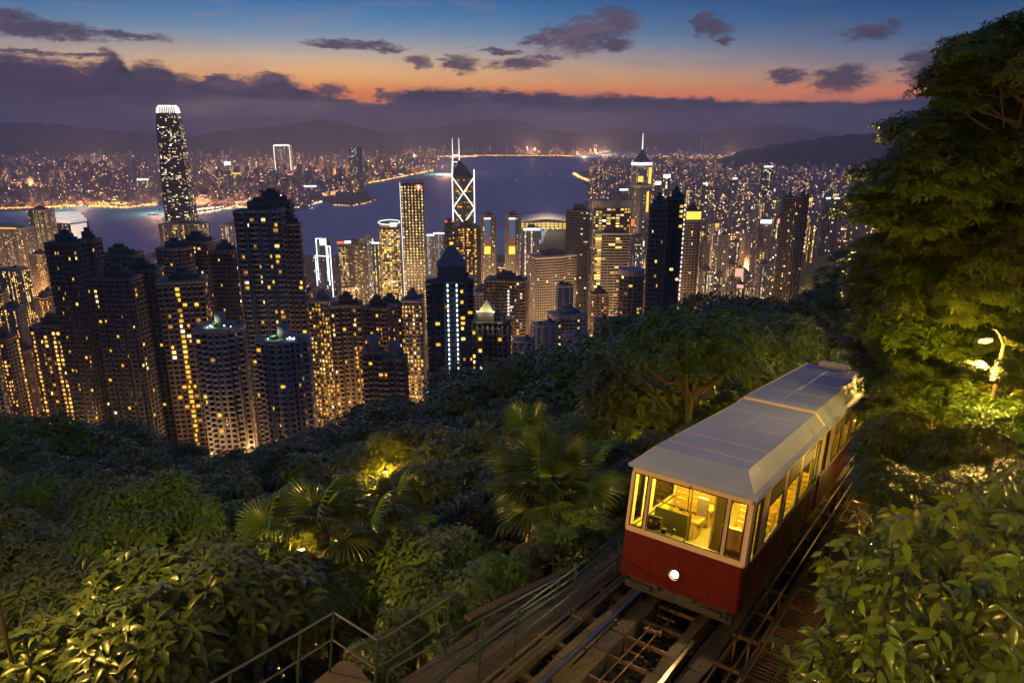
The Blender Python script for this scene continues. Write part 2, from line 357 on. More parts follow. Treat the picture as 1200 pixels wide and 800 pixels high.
ridge('eastern_hill', 6300, [(818, 205), (840, 188), (870, 177), (905, 170), (940, 165), (965, 161), (1000, 157), (1030, 156), (1060, 160), (1120, 152), (1200, 145), (1300, 142)], 1300, 3)

# ================================================================== THE CITY
def wall_of(k): return M[k]
def lit_colour(n_, pal, gain=1.):
    base = {'warm': (1., .58, .12), 'amber': (1., .45, .07), 'mixed': (1., .7, .3), 'white': (1., .85, .6), 'cold': (.8, .9, 1.), 'orange': (1., .38, .05)}[pal]
    c = np.tile(base, (n_, 1)); j = rng.random(n_)
    if pal in ('warm', 'mixed'): c = np.where((j > .82)[:, None], np.array([1, .8, .5]), c)
    if pal == 'mixed': c = np.where((j < .12)[:, None], np.array([.75, .9, 1.]), c)
    s = 1.35*gain*np.exp(rng.normal(-.15, .6, n_)); c = c*s[:, None]
    return np.concatenate([c, np.ones((n_, 1))], 1)
def facade(rects, h, fl, bay, pier, spand, lit, pal, gain=1., pane_in=.04, cols=None, view=None, colgain=True, minz=0, core_in=.35):
    """wall boxes, core boxes and lit panes for a set of plan rectangles"""
    Wb = []; Kb = []; Q = []; Cc = []
    for ri, (cx, cy_, sx, sy) in enumerate(rects):
        x0, x1, y0, y1 = cx-sx/2, cx+sx/2, cy_-sy/2, cy_+sy/2; dz = ri*.03
        Kb.append((x0+core_in, x1-core_in, y0+core_in, y1-core_in, 0, h-.2+dz)); nf = int((h-1)/fl)
        for k in range(nf+1):
            z = k*fl+dz; Wb.append((x0+.05, x1-.05, y0+.05, y1-.05, z-spand*fl/2, z+spand*fl/2))
        Wb.append((x0-.1, x1+.1, y0-.1, y1+.1, h-1.5+dz, h+dz))
        for side, (L, ax) in enumerate(((sx, 0), (sy, 1), (sx, 0), (sy, 1))):
            nb = max(1, round(L/bay)); bw = L/nb; pw = pier*bw
            for i in range(nb+1):
                c = -L/2+i*bw; a0, a1 = max(c-pw/2, -L/2), min(c+pw/2, L/2)
                if side == 0: Wb.append((cx+a0, cx+a1, y0, y0+core_in+.1, 0, h-1+dz-.01))
                if side == 1: Wb.append((x1-core_in-.1, x1, cy_+a0, cy_+a1, 0, h-1+dz-.02))
                if side == 2: Wb.append((cx+a0, cx+a1, y1-core_in-.1, y1, 0, h-1+dz-.03))
                if side == 3: Wb.append((x0, x0+core_in+.1, cy_+a0, cy_+a1, 0, h-1+dz-.04))
            if view is not None and not view[side]: continue
            cg = rng.random(nb)**2.6*3.2 if colgain else np.ones(nb)
            pr = lit*cg[None, :]*np.ones((nf, 1)); on = rng.random((nf, nb)) < pr
            if minz: on[:int(minz/fl)] = False
            for k, i in zip(*np.nonzero(on)):
                u = -L/2+(i+.5)*bw; hw = bw*(1-pier)/2; z0 = k*fl+dz+spand*fl/2; z1 = (k+1)*fl+dz-spand*fl/2; g = core_in-pane_in
                if rng.random() < .35: hw *= .6; u += hw*.6*(1 if rng.random() < .5 else -1)
                if side == 0: yy = y0+g; q_ = [(cx+u-hw, yy, z0), (cx+u+hw, yy, z0), (cx+u+hw, yy, z1), (cx+u-hw, yy, z1)]
                elif side == 1: xx = x1-g; q_ = [(xx, cy_+u-hw, z0), (xx, cy_+u+hw, z0), (xx, cy_+u+hw, z1), (xx, cy_+u-hw, z1)]
                elif side == 2: yy = y1-g; q_ = [(cx+u+hw, yy, z0), (cx+u-hw, yy, z0), (cx+u-hw, yy, z1), (cx+u+hw, yy, z1)]
                else: xx = x0+g; q_ = [(xx, cy_+u+hw, z0), (xx, cy_+u-hw, z0), (xx, cy_+u-hw, z1), (xx, cy_+u+hw, z1)]
                Q.append((q_, side))
    return Wb, Kb, Q
def round_facade(r, h, fl, nseg, spand, lit, pal):
    mbw, mbk = MB(), MB(); Q = []
    poly = lambda rr: [(rr*math.cos(2*math.pi*i/nseg), rr*math.sin(2*math.pi*i/nseg)) for i in range(nseg)]
    mbk.prism(poly(r-.5), 0, h-.5)
    for k in range(int(h/fl)): mbw.prism(poly(r), k*fl-spand*fl/2, k*fl+spand*fl/2)
    for i in range(nseg):
        a = 2*math.pi*i/nseg; ca, sa = math.cos(a), math.sin(a)
        mbw.tube([((r+.05)*ca, (r+.05)*sa, 0), ((r+.05)*ca, (r+.05)*sa, h-1)], .45, 4)
        for k in range(int(h/fl)-1):
            if rng.random() < lit:
                rr = r-.44; a1 = 2*math.pi*(i+.1)/nseg; a2 = 2*math.pi*(i+.9)/nseg; z0 = k*fl+spand*fl/2; z1 = (k+1)*fl-spand*fl/2
                Q.append(([(rr*math.cos(a1), rr*math.sin(a1), z0), (rr*math.cos(a2), rr*math.sin(a2), z0), (rr*math.cos(a2), rr*math.sin(a2), z1), (rr*math.cos(a1), rr*math.sin(a1), z1)], 0))
    return mbw, mbk, Q
def plan(kind, w, d):
    if kind == 'cross': return [(0, 0, w, d*.5), (0, 0, w*.42, d), (-w*.27, 0, w*.2, d*.8), (w*.27, 0, w*.2, d*.8)]
    if kind == 'notch': return [(0, 0, w*.97, d*.76), (-w*.34, 0, w*.3, d), (w*.34, 0, w*.3, d)]
    if kind == 'bays': return [(0, 0, w, d*.84), (-w*.36, 0, w*.16, d), (-w*.12, 0, w*.14, d*.95), (w*.12, 0, w*.14, d*.97), (w*.36, 0, w*.16, d*1.01)]
    if kind == 'lstep': return [(-w*.14, 0, w*.7, d), (w*.3, d*.06, w*.4, d*.8)]
    return [(0, 0, w, d)]
n_indiv = 0
def tower(label, x0, x1, ytop, d, kind='rect', ratio=.8, rz=0., fl=3.1, bay=3.3, pier=.4, spand=.42, wall='concrete_brown', glass='glass', lit=.12, pal='warm', gain=1., indiv=False,
          cat='tower', group=None, name='residential_tower', roofk='plant', minz=0, steps=None, colgain=True, base=None, h=None, drop=4):
    global n_indiv
    top = P((x0+x1)/2, ytop, d); wp = (x1-x0)/F*d/(cth+(400-ytop)/F*sth)*1.0
    a = abs(math.sin(R(rz))); c = abs(math.cos(R(rz))); w = wp/(c+ratio*a)/(1+.0)
    dp = w*ratio; yc = d+(c*dp+a*w)/2; xc = top.x*yc/d*.5+top.x*.5
    bz = base if base is not None else Hf(xc, yc)-drop
    hh = max(12., top.z-bz) if h is None else h
    if wall == 'concrete_dark': lit *= .6
    t_ = thing(name, label, cat, (xc, yc, bz), R(rz), group)
    rects = plan(kind, w, dp)
    toc = Vector((-xc, -yc, 0)).normalized(); nr = [(0, -1), (1, 0), (0, 1), (-1, 0)]
    cr_, sr_ = math.cos(R(rz)), math.sin(R(rz)); view = [(nx*cr_-ny*sr_)*toc.x+(nx*sr_+ny*cr_)*toc.y > .05 for nx, ny in nr]
    Wb, Kb, Q = facade(rects, hh, fl, bay, pier, spand, lit, pal, gain, view=view if indiv else None, colgain=colgain, minz=minz)
    obj('wall', boxes_mesh('wall', Wb, M[wall]), t_); obj('window_band', boxes_mesh('window_band', Kb, M[glass]), t_)
    if indiv:
        Ac = []; Bc = []; (cx, cy_, sx, sy) = rects[0]; nf = int((hh-2)/fl)
        for (cx, cy_, sx, sy) in rects[:3]:
            nb = max(1, round(sx/bay)); bw = sx/nb; cols_ = [int(rng.integers(nb)) for _ in range(1 if nb < 4 else 2)]; y0 = cy_-sy/2
            for i in cols_:
                u = cx-sx/2+(i+.5)*bw
                for k in range(1, nf): Bc.append((u-bw*.38, u+bw*.38, y0-1.15, y0+.02, k*fl-.12, k*fl+.92))
            for _ in range(int(nf*1.6)):
                i = int(rng.integers(nb)); k = int(rng.integers(1, nf)); u = cx-sx/2+(i+.5)*bw+rng.uniform(-.3, .3)*bw
                if i not in cols_: Ac.append((u-.42, u+.42, y0-.55, y0+.02, k*fl+spand*fl/2-.55, k*fl+spand*fl/2+.05))
        obj('balconies', boxes_mesh('balconies', Bc, M[wall]), t_, kind='stuff'); obj('air_conditioners', boxes_mesh('air_conditioners', Ac, M['concrete_grey']), t_, kind='stuff')
        Pp = [(cx+u-.12, cx+u+.12, cy_-sy/2-.22, cy_-sy/2, 1, hh-2) for (cx, cy_, sx, sy) in rects[:3] for u in rng.uniform(-.45, .45, 2)*sx]
        obj('drain_pipes', boxes_mesh('drain_pipes', Pp, M['metal_dark']), t_)
    # roof: deck, lift overruns and tanks
    Rb = [(x-sx/2+.3, x+sx/2-.3, y-sy/2+.3, y+sy/2-.3, hh-.6+.03*i, hh-.3+.03*i) for i, (x, y, sx, sy) in enumerate(rects)]
    if roofk == 'plant':
        Rb += [(-w*.22, w*.2, -dp*.2, dp*.22, hh-.3, hh+4.5), (-w*.1, w*.12, -dp*.1, dp*.12, hh+4.5, hh+7), (w*.24, w*.36, -dp*.1, dp*.15, hh-.35, hh+2.6)]
    if roofk in ('plant', 'flat'):
        for _ in range(3):
            ux, uy = rng.uniform(-.35, .35)*w, rng.uniform(-.3, .3)*dp; Rb.append((ux, ux+2.2, uy, uy+1.8, hh-.31, hh+1.4+rng.random()))
    obj('roof', boxes_mesh('roof', Rb, M['roof'] if wall != 'concrete_pale' else M['concrete_grey']), t_)
    if indiv:
        idx = rng.permutation(len(Q)); nmax = min(len(Q), indiv if indiv > 1 else 130); cache = {}
        for j in idx[:nmax]:
            q_, side = Q[j]; A = np.array(q_); cen = A.mean(0); ex = A.max(0)-A.min(0)
            e0 = ex[0] if side in (0, 2) else ex[1]; mi = int(rng.choice(5, p=[.36, .28, .12, .16, .08]))
            key = (round(e0, 1), round(ex[2], 1), mi)
            if key not in cache: cache[key] = boxes_mesh('lit_window', [(-key[0]/2, key[0]/2, -.02, .02, -key[1]/2, key[1]/2)], WM[mi])
            obj('lit_window', cache[key], t_, loc=cen, rz=(0 if side in (0, 2) else math.pi/2)); n_indiv += 1
        Q = [Q[j] for j in idx[nmax:]]
    if Q:
        n_ = len(Q); V = np.array([a_[0] for a_ in Q]); obj('lit_windows_mass', np_mesh('lit_windows_mass', V, np.arange(4*n_).reshape(-1, 4), M['win'], col=lit_colour(n_, pal, gain)), t_, kind='stuff')
    t_['h'] = hh; t_['w'] = w; t_['dp'] = dp
    return t_
def unprop(t_):
    for k in ('h', 'w', 'dp'):
        if k in t_: del t_[k]
def mast(t_, x, y, z, h, r=.35, m='metal_dark', name='mast'):
    mb = MB(); mb.tube([(x, y, z), (x, y, z+h)], [r, r*.4], 5); mb.build(name, M[m], t_)
def sign(t_, x0, x1, y, z0, z1, m, name='rooftop_sign', dy=.6):
    obj(name, boxes_mesh(name, [(x0, x1, y, y+dy, z0, z1)], M[m]), t_)
HT = []
def TW(*a, **k):
    t_ = tower(*a, **k); HT.append(t_); return t_

# --- the nearest apartment towers, left to right
A = TW('tall near-black tower with sparse yellow windows, leftmost of the dark slabs above the wooded knoll', 51, 92, 285, 430, 'bays', .8, -8, pier=.45, spand=.45, wall='concrete_dark', lit=.10, indiv=150)
A = TW('dark tower joined close behind the leftmost dark slab, flat topped and a little higher', 88, 112, 281, 452, 'rect', .9, -8, wall='concrete_dark', lit=.07, indiv=90)
A = TW('low-topped dark brown tower between the leftmost dark slab and the sloping-roofed one', 110, 160, 300, 520, 'notch', .7, 10, wall='concrete_dark', lit=.10, indiv=110)
A = TW('broad unlit-looking tower with a flat grey parapet in the middle of the dark cluster', 106, 158, 327, 420, 'bays', .7, -6, wall='concrete_dark', lit=.11, indiv=180)
A = TW('dark tower with a sloping pale roof edge left of the floodlit grid-fronted tower', 136, 184, 318, 440, 'notch', .8, 6, wall='concrete_dark', lit=.05, indiv=110)
A = TW('brown grid-fronted tower with bright yellow windows in rows down its right side to the treetops', 180, 238, 331, 415, 'rect', .7, 12, bay=3.4, fl=3.2, pier=.28, spand=.36, wall='concrete_brown', lit=.30, gain=1.2, indiv=280)
A = TW('stepped brown tower rising behind the floodlit grid-fronted tower', 180, 222, 292, 540, 'cross', .8, 5, wall='concrete_brown', lit=.10, indiv=110)
A = TW('brown tower with plant boxes on its roof left of the tallest near tower', 205, 248, 284, 560, 'notch', .8, -5, wall='concrete_brown', lit=.14, indiv=120)
A = TW('narrow brown tower in the shade just left of the tallest near tower', 246, 277, 294, 520, 'bays', .8, 0, wall='concrete_brown', lit=.08, indiv=80)
A = TW('tallest near tower, grey and flat fronted with lit windows down its middle', 272, 330, 247, 425, 'bays', .55, 6, wall='concrete_grey', lit=.14, indiv=230, minz=10)
hb = TW('taller dark shaft that forms the aerial-topped upper part beside the tallest near tower', 291, 341, 236, 445, 'notch', .5, 6, wall='concrete_dark', lit=.10, indiv=120)
mast(hb, -5, 0, hb['h'], 13); mast(hb, 4, 1, hb['h'], 16); mast(hb, 8, -2, hb['h'], 9); sign(hb, -7, 6, -1, hb['h']+5, hb['h']+5.8, 'metal_dark', 'roof_beam')
A = TW('right wing of the tallest near tower with yellow balcony windows stacked down its side', 328, 351, 262, 432, 'rect', .9, 6, wall='concrete_brown', lit=.22, indiv=120)
A = TW('brown block behind the right wing of the tallest near tower', 345, 362, 343, 520, 'rect', 1., 0, wall='concrete_brown', lit=.06, indiv=40)
A = TW('grey tower with a green and white lit roof garden, left one of the two', 222, 284, 388, 360, 'cross', .8, 10, wall='concrete_grey', lit=.05, indiv=110, roofk='flat')
B = TW('grey tower with a green and white lit roof garden, right one of the two', 296, 361, 402, 350, 'cross', .7, 4, wall='concrete_grey', lit=.10, indiv=150, roofk='flat')
M['garden'] = mat('garden', (.09, .18, .06), .9, var=.5, scale=.6)
for t_ in (A, B):
    w, dp, h_ = t_['w'], t_['dp'], t_['h']; mb = MB()
    for i in range(7):
        x = rng.uniform(-.3, .25)*w; y = rng.uniform(-.3, .2)*dp; mb.prism([(x+1.6*math.cos(a_)*rng.uniform(.6, 1), y+1.3*math.sin(a_)) for a_ in np.linspace(0, 6.28, 8)[:-1]], h_-.3, h_+1.+rng.random())
    mb.build('roof_planting', M['garden'], t_)
    for _ in range(9): x, y = rng.uniform(-.35, .3)*w, rng.uniform(-.45, -.1)*dp; obj('roof_lamp', boxes_mesh('roof_lamp', [(x, x+.5, y, y+.5, h_+1, h_+1.5)], M['cold_light']), t_)
    sign(t_, -w*.08, w*.12, -2, h_, h_+6.5, 'concrete_grey', 'lift_house', 5)
    L = bpy.data.lights.new('roof_garden_light', 'POINT'); L.energy = 900; L.color = (.75, 1, .6); L.shadow_soft_size = .5
    o = bpy.data.objects.new('roof_garden_light', L); o.location = (-w*.15, -dp*.2, h_+3.5); link(o, t_)
A = TW('brown tower thick with yellow windows, just right of the tallest near tower', 360, 392, 353, 470, 'rect', .8, -20, fl=3, bay=2.6, wall='concrete_pale', lit=.55, gain=1.2, indiv=260, colgain=False)
A = TW('brown tower with one bright pale stack of windows, second from the glowing yellow one', 385, 424, 358, 440, 'notch', .7, 5, wall='concrete_brown', lit=.20, indiv=200)
A = TW('brown tower with a blank flank, left of the slim dense-windowed one', 422, 460, 362, 460, 'bays', .8, -12, wall='concrete_brown', lit=.14, indiv=130)
A = TW('plain dark-sided slab just behind the blank-flanked brown tower', 440, 472, 357, 500, 'rect', .6, -5, wall='concrete_brown', lit=.04, indiv=30)
for x0, x1, y, lb in ((424, 450, 412, 'small low brown block with a rounded roof turret, left of the pair at the treetops'), (449, 476, 420, 'small low brown block with a rounded roof turret, right of the pair at the treetops')):
    A = TW(lb, x0, x1, y, 380, 'notch', .8, 0, wall='concrete_brown', lit=.14, indiv=60, roofk='flat')
    mb = MB(); mb.prism([(3.2*math.cos(a_), 3.2*math.sin(a_)) for a_ in np.linspace(0, 6.283, 11)[:-1]], A['h']-.3, A['h']+6.); mb.prism([(3.5*math.cos(a_), 3.5*math.sin(a_)) for a_ in np.linspace(0, 6.283, 11)[:-1]], A['h']+6, A['h']+8.6, [(1.4*math.cos(a_), 1.4*math.sin(a_)) for a_ in np.linspace(0, 6.283, 11)[:-1]]); mb.build('roof_turret', M['concrete_grey'], A)
A = TW('slim pale tower covered in small windows below the gold-dotted office tower', 470, 495, 352, 470, 'rect', .9, 0, fl=2.9, bay=2.2, pier=.45, wall='concrete_pale', lit=.5, pal='mixed', gain=.8, indiv=290, colgain=False)
D = TW('black pyramid-roofed tower with two strips of cold white lights down its front', 496, 556, 330, 400, 'notch', .7, 4, wall='metal_dark', lit=.12, pal='warm', indiv=150)
strip = [(x, x+.8, -D['dp']/2-.3, -D['dp']/2-.1, z, z+1.5) for x in (-1.5, 3.6) for z in np.arange(4, D['h']-3, 2.9)]
for i, s_ in enumerate(strip): obj('strip_light', boxes_mesh('strip_light', [s_], M['cold_light']), D)
tw = D['w']; mb = MB(); q_ = D['h']
mb.box(-tw*.24, tw*.34, -tw*.2, tw*.3, q_-.2, q_+8); mb.build('upper_storey', M['concrete_dark'], D)
mb = MB(); mb.prism([(-tw*.26, -tw*.22), (tw*.36, -tw*.22), (tw*.36, tw*.32), (-tw*.26, tw*.32)], q_+8, q_+19, [(tw*.0, 0), (tw*.08, 0), (tw*.08, tw*.08), (0, tw*.08)]); mb.build('pyramid_roof', M['concrete_grey'], D)
sign(D, tw*.02, tw*.08, .3, q_+19, q_+20.5, 'gold_light', 'apex_lamp', 1)
D = TW('dark tower with a small floodlit golden pyramid on top, at the edge of the trees', 552, 600, 379, 350, 'notch', .8, -6, bay=2.8, wall='metal_dark', lit=.36, pal='amber', gain=1.3, indiv=200)
tw = D['w']; q_ = D['h']; mb = MB(); mb.box(-tw*.34, tw*.1, -tw*.3, tw*.12, q_-.2, q_+5); mb.build('upper_storey', M['concrete_dark'], D)
M['pyr'] = mat('pyramid_cladding', (.5, .48, .34), .5, var=.2)
mb = MB(); mb.prism([(-tw*.32, -tw*.28), (tw*.08, -tw*.28), (tw*.08, tw*.1), (-tw*.32, tw*.1)], q_+5.02, q_+10.5, [(-tw*.13, -tw*.1), (-tw*.11, -tw*.1), (-tw*.11, -tw*.08), (-tw*.13, -tw*.08)]); mb.build('pyramid_roof', M['pyr'], D)
for sx in (-.3, .06):
    L = bpy.data.lights.new('pyramid_floodlight', 'POINT'); L.energy = 1500; L.color = (1, .8, .4); L.shadow_soft_size = .3
    o = bpy.data.objects.new('pyramid_floodlight', L); o.location = (tw*sx*1.1, -tw*.42, q_+6.2); link(o, D)
sign(D, -tw*.36, -tw*.3, -tw*.34, q_+5.05, q_+5.7, 'white_light', 'floodlight'); sign(D, tw*.07, tw*.12, -tw*.34, q_+5.06, q_+5.7, 'white_light', 'floodlight')
mb = MB(); mb.tube([(-tw*.12, -tw*.09, q_+10), (-tw*.12, -tw*.09, q_+17)], [.25, .08], 5); mb.build('finial', M['metal_dark'], D)
A = TW('brown tower with a white-lit stair column, just right behind the pyramid-topped one', 566, 621, 330, 640, 'bays', .6, -10, bay=3.4, wall='concrete_brown', lit=.2, pal='mixed', indiv=120)
obj('stair_light', boxes_mesh('stair_light', [(3.2, 4.6, -A['dp']/2-.4, -A['dp']/2-.2, z, z+1.6) for z in np.arange(25, A['h']-8, 3.1)], M['white_light']), A, kind='stuff')
A = TW('pale brown tower left of the one with the white-lit stair column', 548, 578, 343, 700, 'rect', .8, 5, wall='concrete_pale', lit=.06)
A = TW('grey slab with closely lined floors in the middle of the low town', 616, 679, 302, 880, 'lstep', .6, 18, fl=3.4, bay=3, pier=.2, wall='concrete_grey', lit=.05, pal='mixed', name='office_tower')
A = TW('tall charcoal tower with pale pillars up its left edge, standing before the harbour', 663, 694, 247, 1000, 'rect', .9, -12, fl=3.6, bay=3.5, pier=.2, wall='metal_dark', glass='glass', lit=.07, pal='mixed', name='office_tower')
sign(A, -A['w']*.18, A['w']*.2, -3, A['h'], A['h']+7, 'concrete_dark', 'lift_house', 6)
# big curved-front tower
def round_tower(label, x0, x1, ytop, d, squash=.7, fl=3.4, nseg=26, spand=.4, lit=.4, pal='warm', gain=1., wall='concrete_dark', cap=None, caplit=None, name='round_tower', base=None):
    top = P((x0+x1)/2, ytop, d); r = (x1-x0)/F*d/2; yc = d+r*squash; bz = base if base is not None else Hf(top.x, yc)-5; hh = top.z-bz
    t_ = thing(name, label, 'tower', (top.x, yc, bz)); mbw, mbk, Q = round_facade(r, hh, fl, nseg, spand, lit, pal)
    sq = lambda mb_: setattr(mb_, 'v', [(x, y*squash, z) for x, y, z in mb_.v]); sq(mbw); sq(mbk)
    mbw.build('wall', M[wall], t_); mbk.build('window_band', M['glass'], t_)
    V = np.array([q_[0] for q_ in Q]); V[..., 1] *= squash; n_ = len(Q)
    obj('lit_windows_mass', np_mesh('lit_windows_mass', V, np.arange(4*n_).reshape(-1, 4), M['win'], col=lit_colour(n_, pal, gain)), t_, kind='stuff')
    if cap:
        mb = MB(); mb.prism([((r+.8)*math.cos(a_), (r+.8)*math.sin(a_)*squash) for a_ in np.linspace(0, 2*math.pi, nseg+1)[:-1]], hh-cap, hh+.5); mb.build('cornice', M['concrete_grey'], t_)
    if caplit:
        mb = MB(); mb.prism([((r+.3)*math.cos(a_), (r+.3)*math.sin(a_)*squash) for a_ in np.linspace(0, 2*math.pi, nseg+1)[:-1]], hh+.5, hh+2.); mb.build('crown_light', M[caplit], t_)
    t_['h'] = hh; t_['w'] = r; t_['dp'] = 2*r*squash; HT.append(t_); return t_
round_tower('broad oval tower with a blank grey crown band and gold windows', 697, 742, 236, 900, .55, lit=.42, cap=8, wall='concrete_dark')
A = TW('lined office slab forming the wider lower half of the broad oval tower', 697, 737, 273, 860, 'rect', .4, 0, fl=3.4, bay=8, pier=.08, spand=.35, lit=.5, pal='warm', gain=.9, wall='concrete_grey', name='office_tower')
round_tower('short dark tower with a flat pale disc roof among the treetops, right of centre', 728, 757, 318, 600, .9, nseg=16, lit=.05, cap=4.5, wall='concrete_dark')
A = TW('near brown tower joined to the left side of the dotted dark tower', 761, 786, 240, 450, 'bays', .8, -12, wall='concrete_brown', lit=.06, indiv=50)
B = TW('near dark tower with a line of cold dots down its right edge', 781, 805, 232, 460, 'notch', .8, -12, wall='concrete_dark', lit=.16, indiv=80)
obj('edge_light', boxes_mesh('edge_light', [(B['w']/2+.1, B['w']/2+.7, -B['dp']/2-.5, -B['dp']/2, z, z+1.) for z in np.arange(20, B['h']-2, 3)], M['cold_light']), B, kind='stuff')
A = TW('brown tower with a glowing orange top floor right of the dotted dark tower', 801, 822, 247, 760, 'rect', .9, 5, wall='concrete_brown', lit=.12)
sign(A, -A['w']*.45, A['w']*.45, -A['dp']/2-.5, A['h']-9, A['h']-1, 'gold_light', 'lit_top_floor', .5)
A = TW('tall black tower, right one of the dark pair above the wooded spur', 934, 951, 230, 900, 'rect', .8, -20, wall='metal_dark', lit=.05)
A = TW('dark tower with few gold windows, left of the pair above the wooded spur', 917, 935, 232, 880, 'bays', .8, -20, wall='concrete_dark', lit=.12)
TW('stepped grey-beige apartment block with a tall blank lift shaft in the low town', 641, 690, 372, 560, 'bays', .8, 14, wall='concrete_pale', lit=.14, indiv=70)
A = TW('blank beige shaft standing behind the stepped beige apartment block', 652, 672, 335, 620, 'rect', .8, 10, bay=8, pier=.9, spand=.9, wall='concrete_grey', lit=.0, roofk='flat')
TW('low pale block at the edge of the trees, left of the dark cube', 622, 655, 382, 520, 'rect', .8, 20, bay=6, pier=.8, spand=.7, wall='concrete_grey', lit=.03, roofk='flat')
TW('dark cube-like house block with a lit side, right of the low pale blocks', 697, 735, 378, 520, 'notch', .8, 16, wall='concrete_dark', lit=.14, roofk='flat', indiv=50)
TW('low pale block in front of the stepped beige apartment block', 660, 690, 396, 500, 'rect', .8, 12, bay=5, pier=.6, wall='concrete_grey', lit=.1, roofk='flat', indiv=30)
TW('small house block half sunk in trees left of the low pale blocks', 600, 628, 400, 480, 'rect', .8, -10, bay=5, pier=.7, wall='concrete_grey', lit=.05, roofk='flat')
TW('brown mid-rise right of the stepped beige block with amber windows', 690, 714, 345, 700, 'notch', .8, 8, wall='concrete_brown', lit=.12)
TW('grey mid-rise behind the dark treetops right of the round disc-roofed tower', 756, 772, 330, 640, 'rect', .8, 8, wall='concrete_brown', lit=.2)
# --- landmarks of the waterfront
def tapered(label, x0, x1, ytop, d, xb0, xb1, lit=.3):
    top = P((x0+x1)/2, ytop, d); w0 = (x1-x0)/F*d; w1 = (xb1-xb0)/F*d; bz = 2.; hh = top.z-bz
    t_ = thing('skyscraper', label, 'skyscraper', (top.x, d+w1/2, bz), R(10))
    prof = [(0, w1), (.35, w1*.97), (.62, w1*.9), (.62, w1*.86), (.84, w1*.82), (.93, w1*.72), (.96, w1*.66)]
    Wb = []; Q = []; Kb = []; fl = 4.2
    def wd(z):
        s = z/hh; return float(np.interp(s, [a_ for a_, _ in prof], [b_ for _, b_ in prof]))
    for k in range(int(hh*.955/fl)):
        z = k*fl; w = wd(z)/2; Wb.append((-w, w, -w, w, z-.7, z+.7)); Kb.append((-w+.6, w-.6, -w+.6, w-.6, z+.71, z+fl-.71))
        nb = 12; bw = 2*(w-2.)/nb
        cg = .5+.9*(rng.random() < .35)
        for side in (0, 1, 3):
            for i in range(nb):
                if rng.random() < lit*cg:
                    u = -w+2.+(i+.5)*bw; g = w-.55
                    z0, z1 = z+.75, z+fl-.75; hwk = bw*.42
                    if side == 0: Q.append([(u-hwk, -g, z0), (u+hwk, -g, z0), (u+hwk, -g, z1), (u-hwk, -g, z1)])
                    elif side == 1: Q.append([(g, u-hwk, z0), (g, u+hwk, z0), (g, u+hwk, z1), (g, u-hwk, z1)])
                    else: Q.append([(-g, u+hwk, z0), (-g, u-hwk, z0), (-g, u-hwk, z1), (-g, u+hwk, z1)])
    for sx in (-1, 1):
        for sy in (-1, 1):
            for k in range(int(hh*.955/fl)):
                z = k*fl; w = wd(z)/2; Wb.append((sx*(w-1.6)-1.7, sx*(w-1.6)+1.7, sy*(w-1.6)-1.7, sy*(w-1.6)+1.7, z+.69, z+fl-.69))
    obj('wall', boxes_mesh('wall', Wb, M['metal_dark']), t_); obj('window_band', boxes_mesh('window_band', Kb, M['glass']), t_)
    n_ = len(Q); obj('lit_windows_mass', np_mesh('lit_windows_mass', np.array(Q), np.arange(4*n_).reshape(-1, 4), M['win'], col=lit_colour(n_, 'mixed', .9)), t_, kind='stuff')
    r0 = wd(hh*.95)/2; zb = hh*.955; nfin = 11
    for i in range(nfin):
        u = -r0+2*r0*i/(nfin-1)
        for sd in range(4):
            mb = MB(); v = -r0; c1 = 1-.35
            pr = [(u, v), (u*.8, v*.8)]
            rot = [(1, 0, 0, 1), (0, -1, 1, 0), (-1, 0, 0, -1), (0, 1, -1, 0)][sd]
            X_ = lambda p: (rot[0]*p[0]+rot[1]*p[1], rot[2]*p[0]+rot[3]*p[1])
            a_, b_ = X_(pr[0]), X_(pr[1]); mb.tube([(*a_, zb), (*[(p+q_)/2*1.03 for p, q_ in zip(a_, b_)], zb+(hh-zb)*.6), (*b_, hh-(abs(i-5) > 3)*2)], .85, 4); mb.build('crown_fin', M['white_light'], t_)
    mb = MB(); mb.box(-r0*.78, r0*.78, -r0*.78, r0*.78, zb-1, hh-4); mb.build('crown_core', M['concrete_grey'], t_)
    return t_
tapered('tallest waterfront skyscraper, tapering and dark with a white-lit clawed crown', 180, 198, 123, 2000, 186, 216, .28)
A = TW('squarish brown lit hotel block at the foot of the tallest waterfront skyscraper', 188, 237, 263, 1750, 'lstep', .6, 0, fl=3.6, bay=4.5, wall='concrete_brown', lit=.5, pal='warm', gain=.9, base=2, name='hotel')
A = TW('office tower with a white-glowing stepped crown beside the left edge of the harbour', 61, 96, 262, 1500, 'rect', .8, -18, fl=4, bay=4, wall='metal_dark', lit=.3, pal='mixed', base=2, name='office_tower')
w, dp, h_ = A['w'], A['dp'], A['h']; mb = MB()
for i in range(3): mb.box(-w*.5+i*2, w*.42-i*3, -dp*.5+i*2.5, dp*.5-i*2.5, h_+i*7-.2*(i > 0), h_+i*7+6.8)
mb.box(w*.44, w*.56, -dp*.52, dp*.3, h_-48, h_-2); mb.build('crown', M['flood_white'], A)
A = TW('grey-brown slab with a blank pale end wall left of the white-crowned office tower', 30, 58, 246, 1480, 'rect', .6, -15, fl=3.4, bay=3.5, wall='concrete_grey', lit=.35, gain=.6, base=2, name='office_tower')
A = TW('wide beige residential tower with a gold-lit roof edge at the left border', -22, 30, 268, 1300, 'bays', .5, -5, fl=3, bay=4, wall='concrete_pale', lit=.22, gain=.7, base=4)
sign(A, -A['w']*.5, A['w']*.42, -A['dp']/2-.8, A['h'], A['h']+1.6, 'gold_light', 'roof_edge_light')
A = TW('brown tower with dense small gold windows below the pale-ended slab at the left', 34, 56, 298, 1200, 'rect', .7, -8, fl=3, bay=3, wall='concrete_brown', lit=.45, gain=.8)
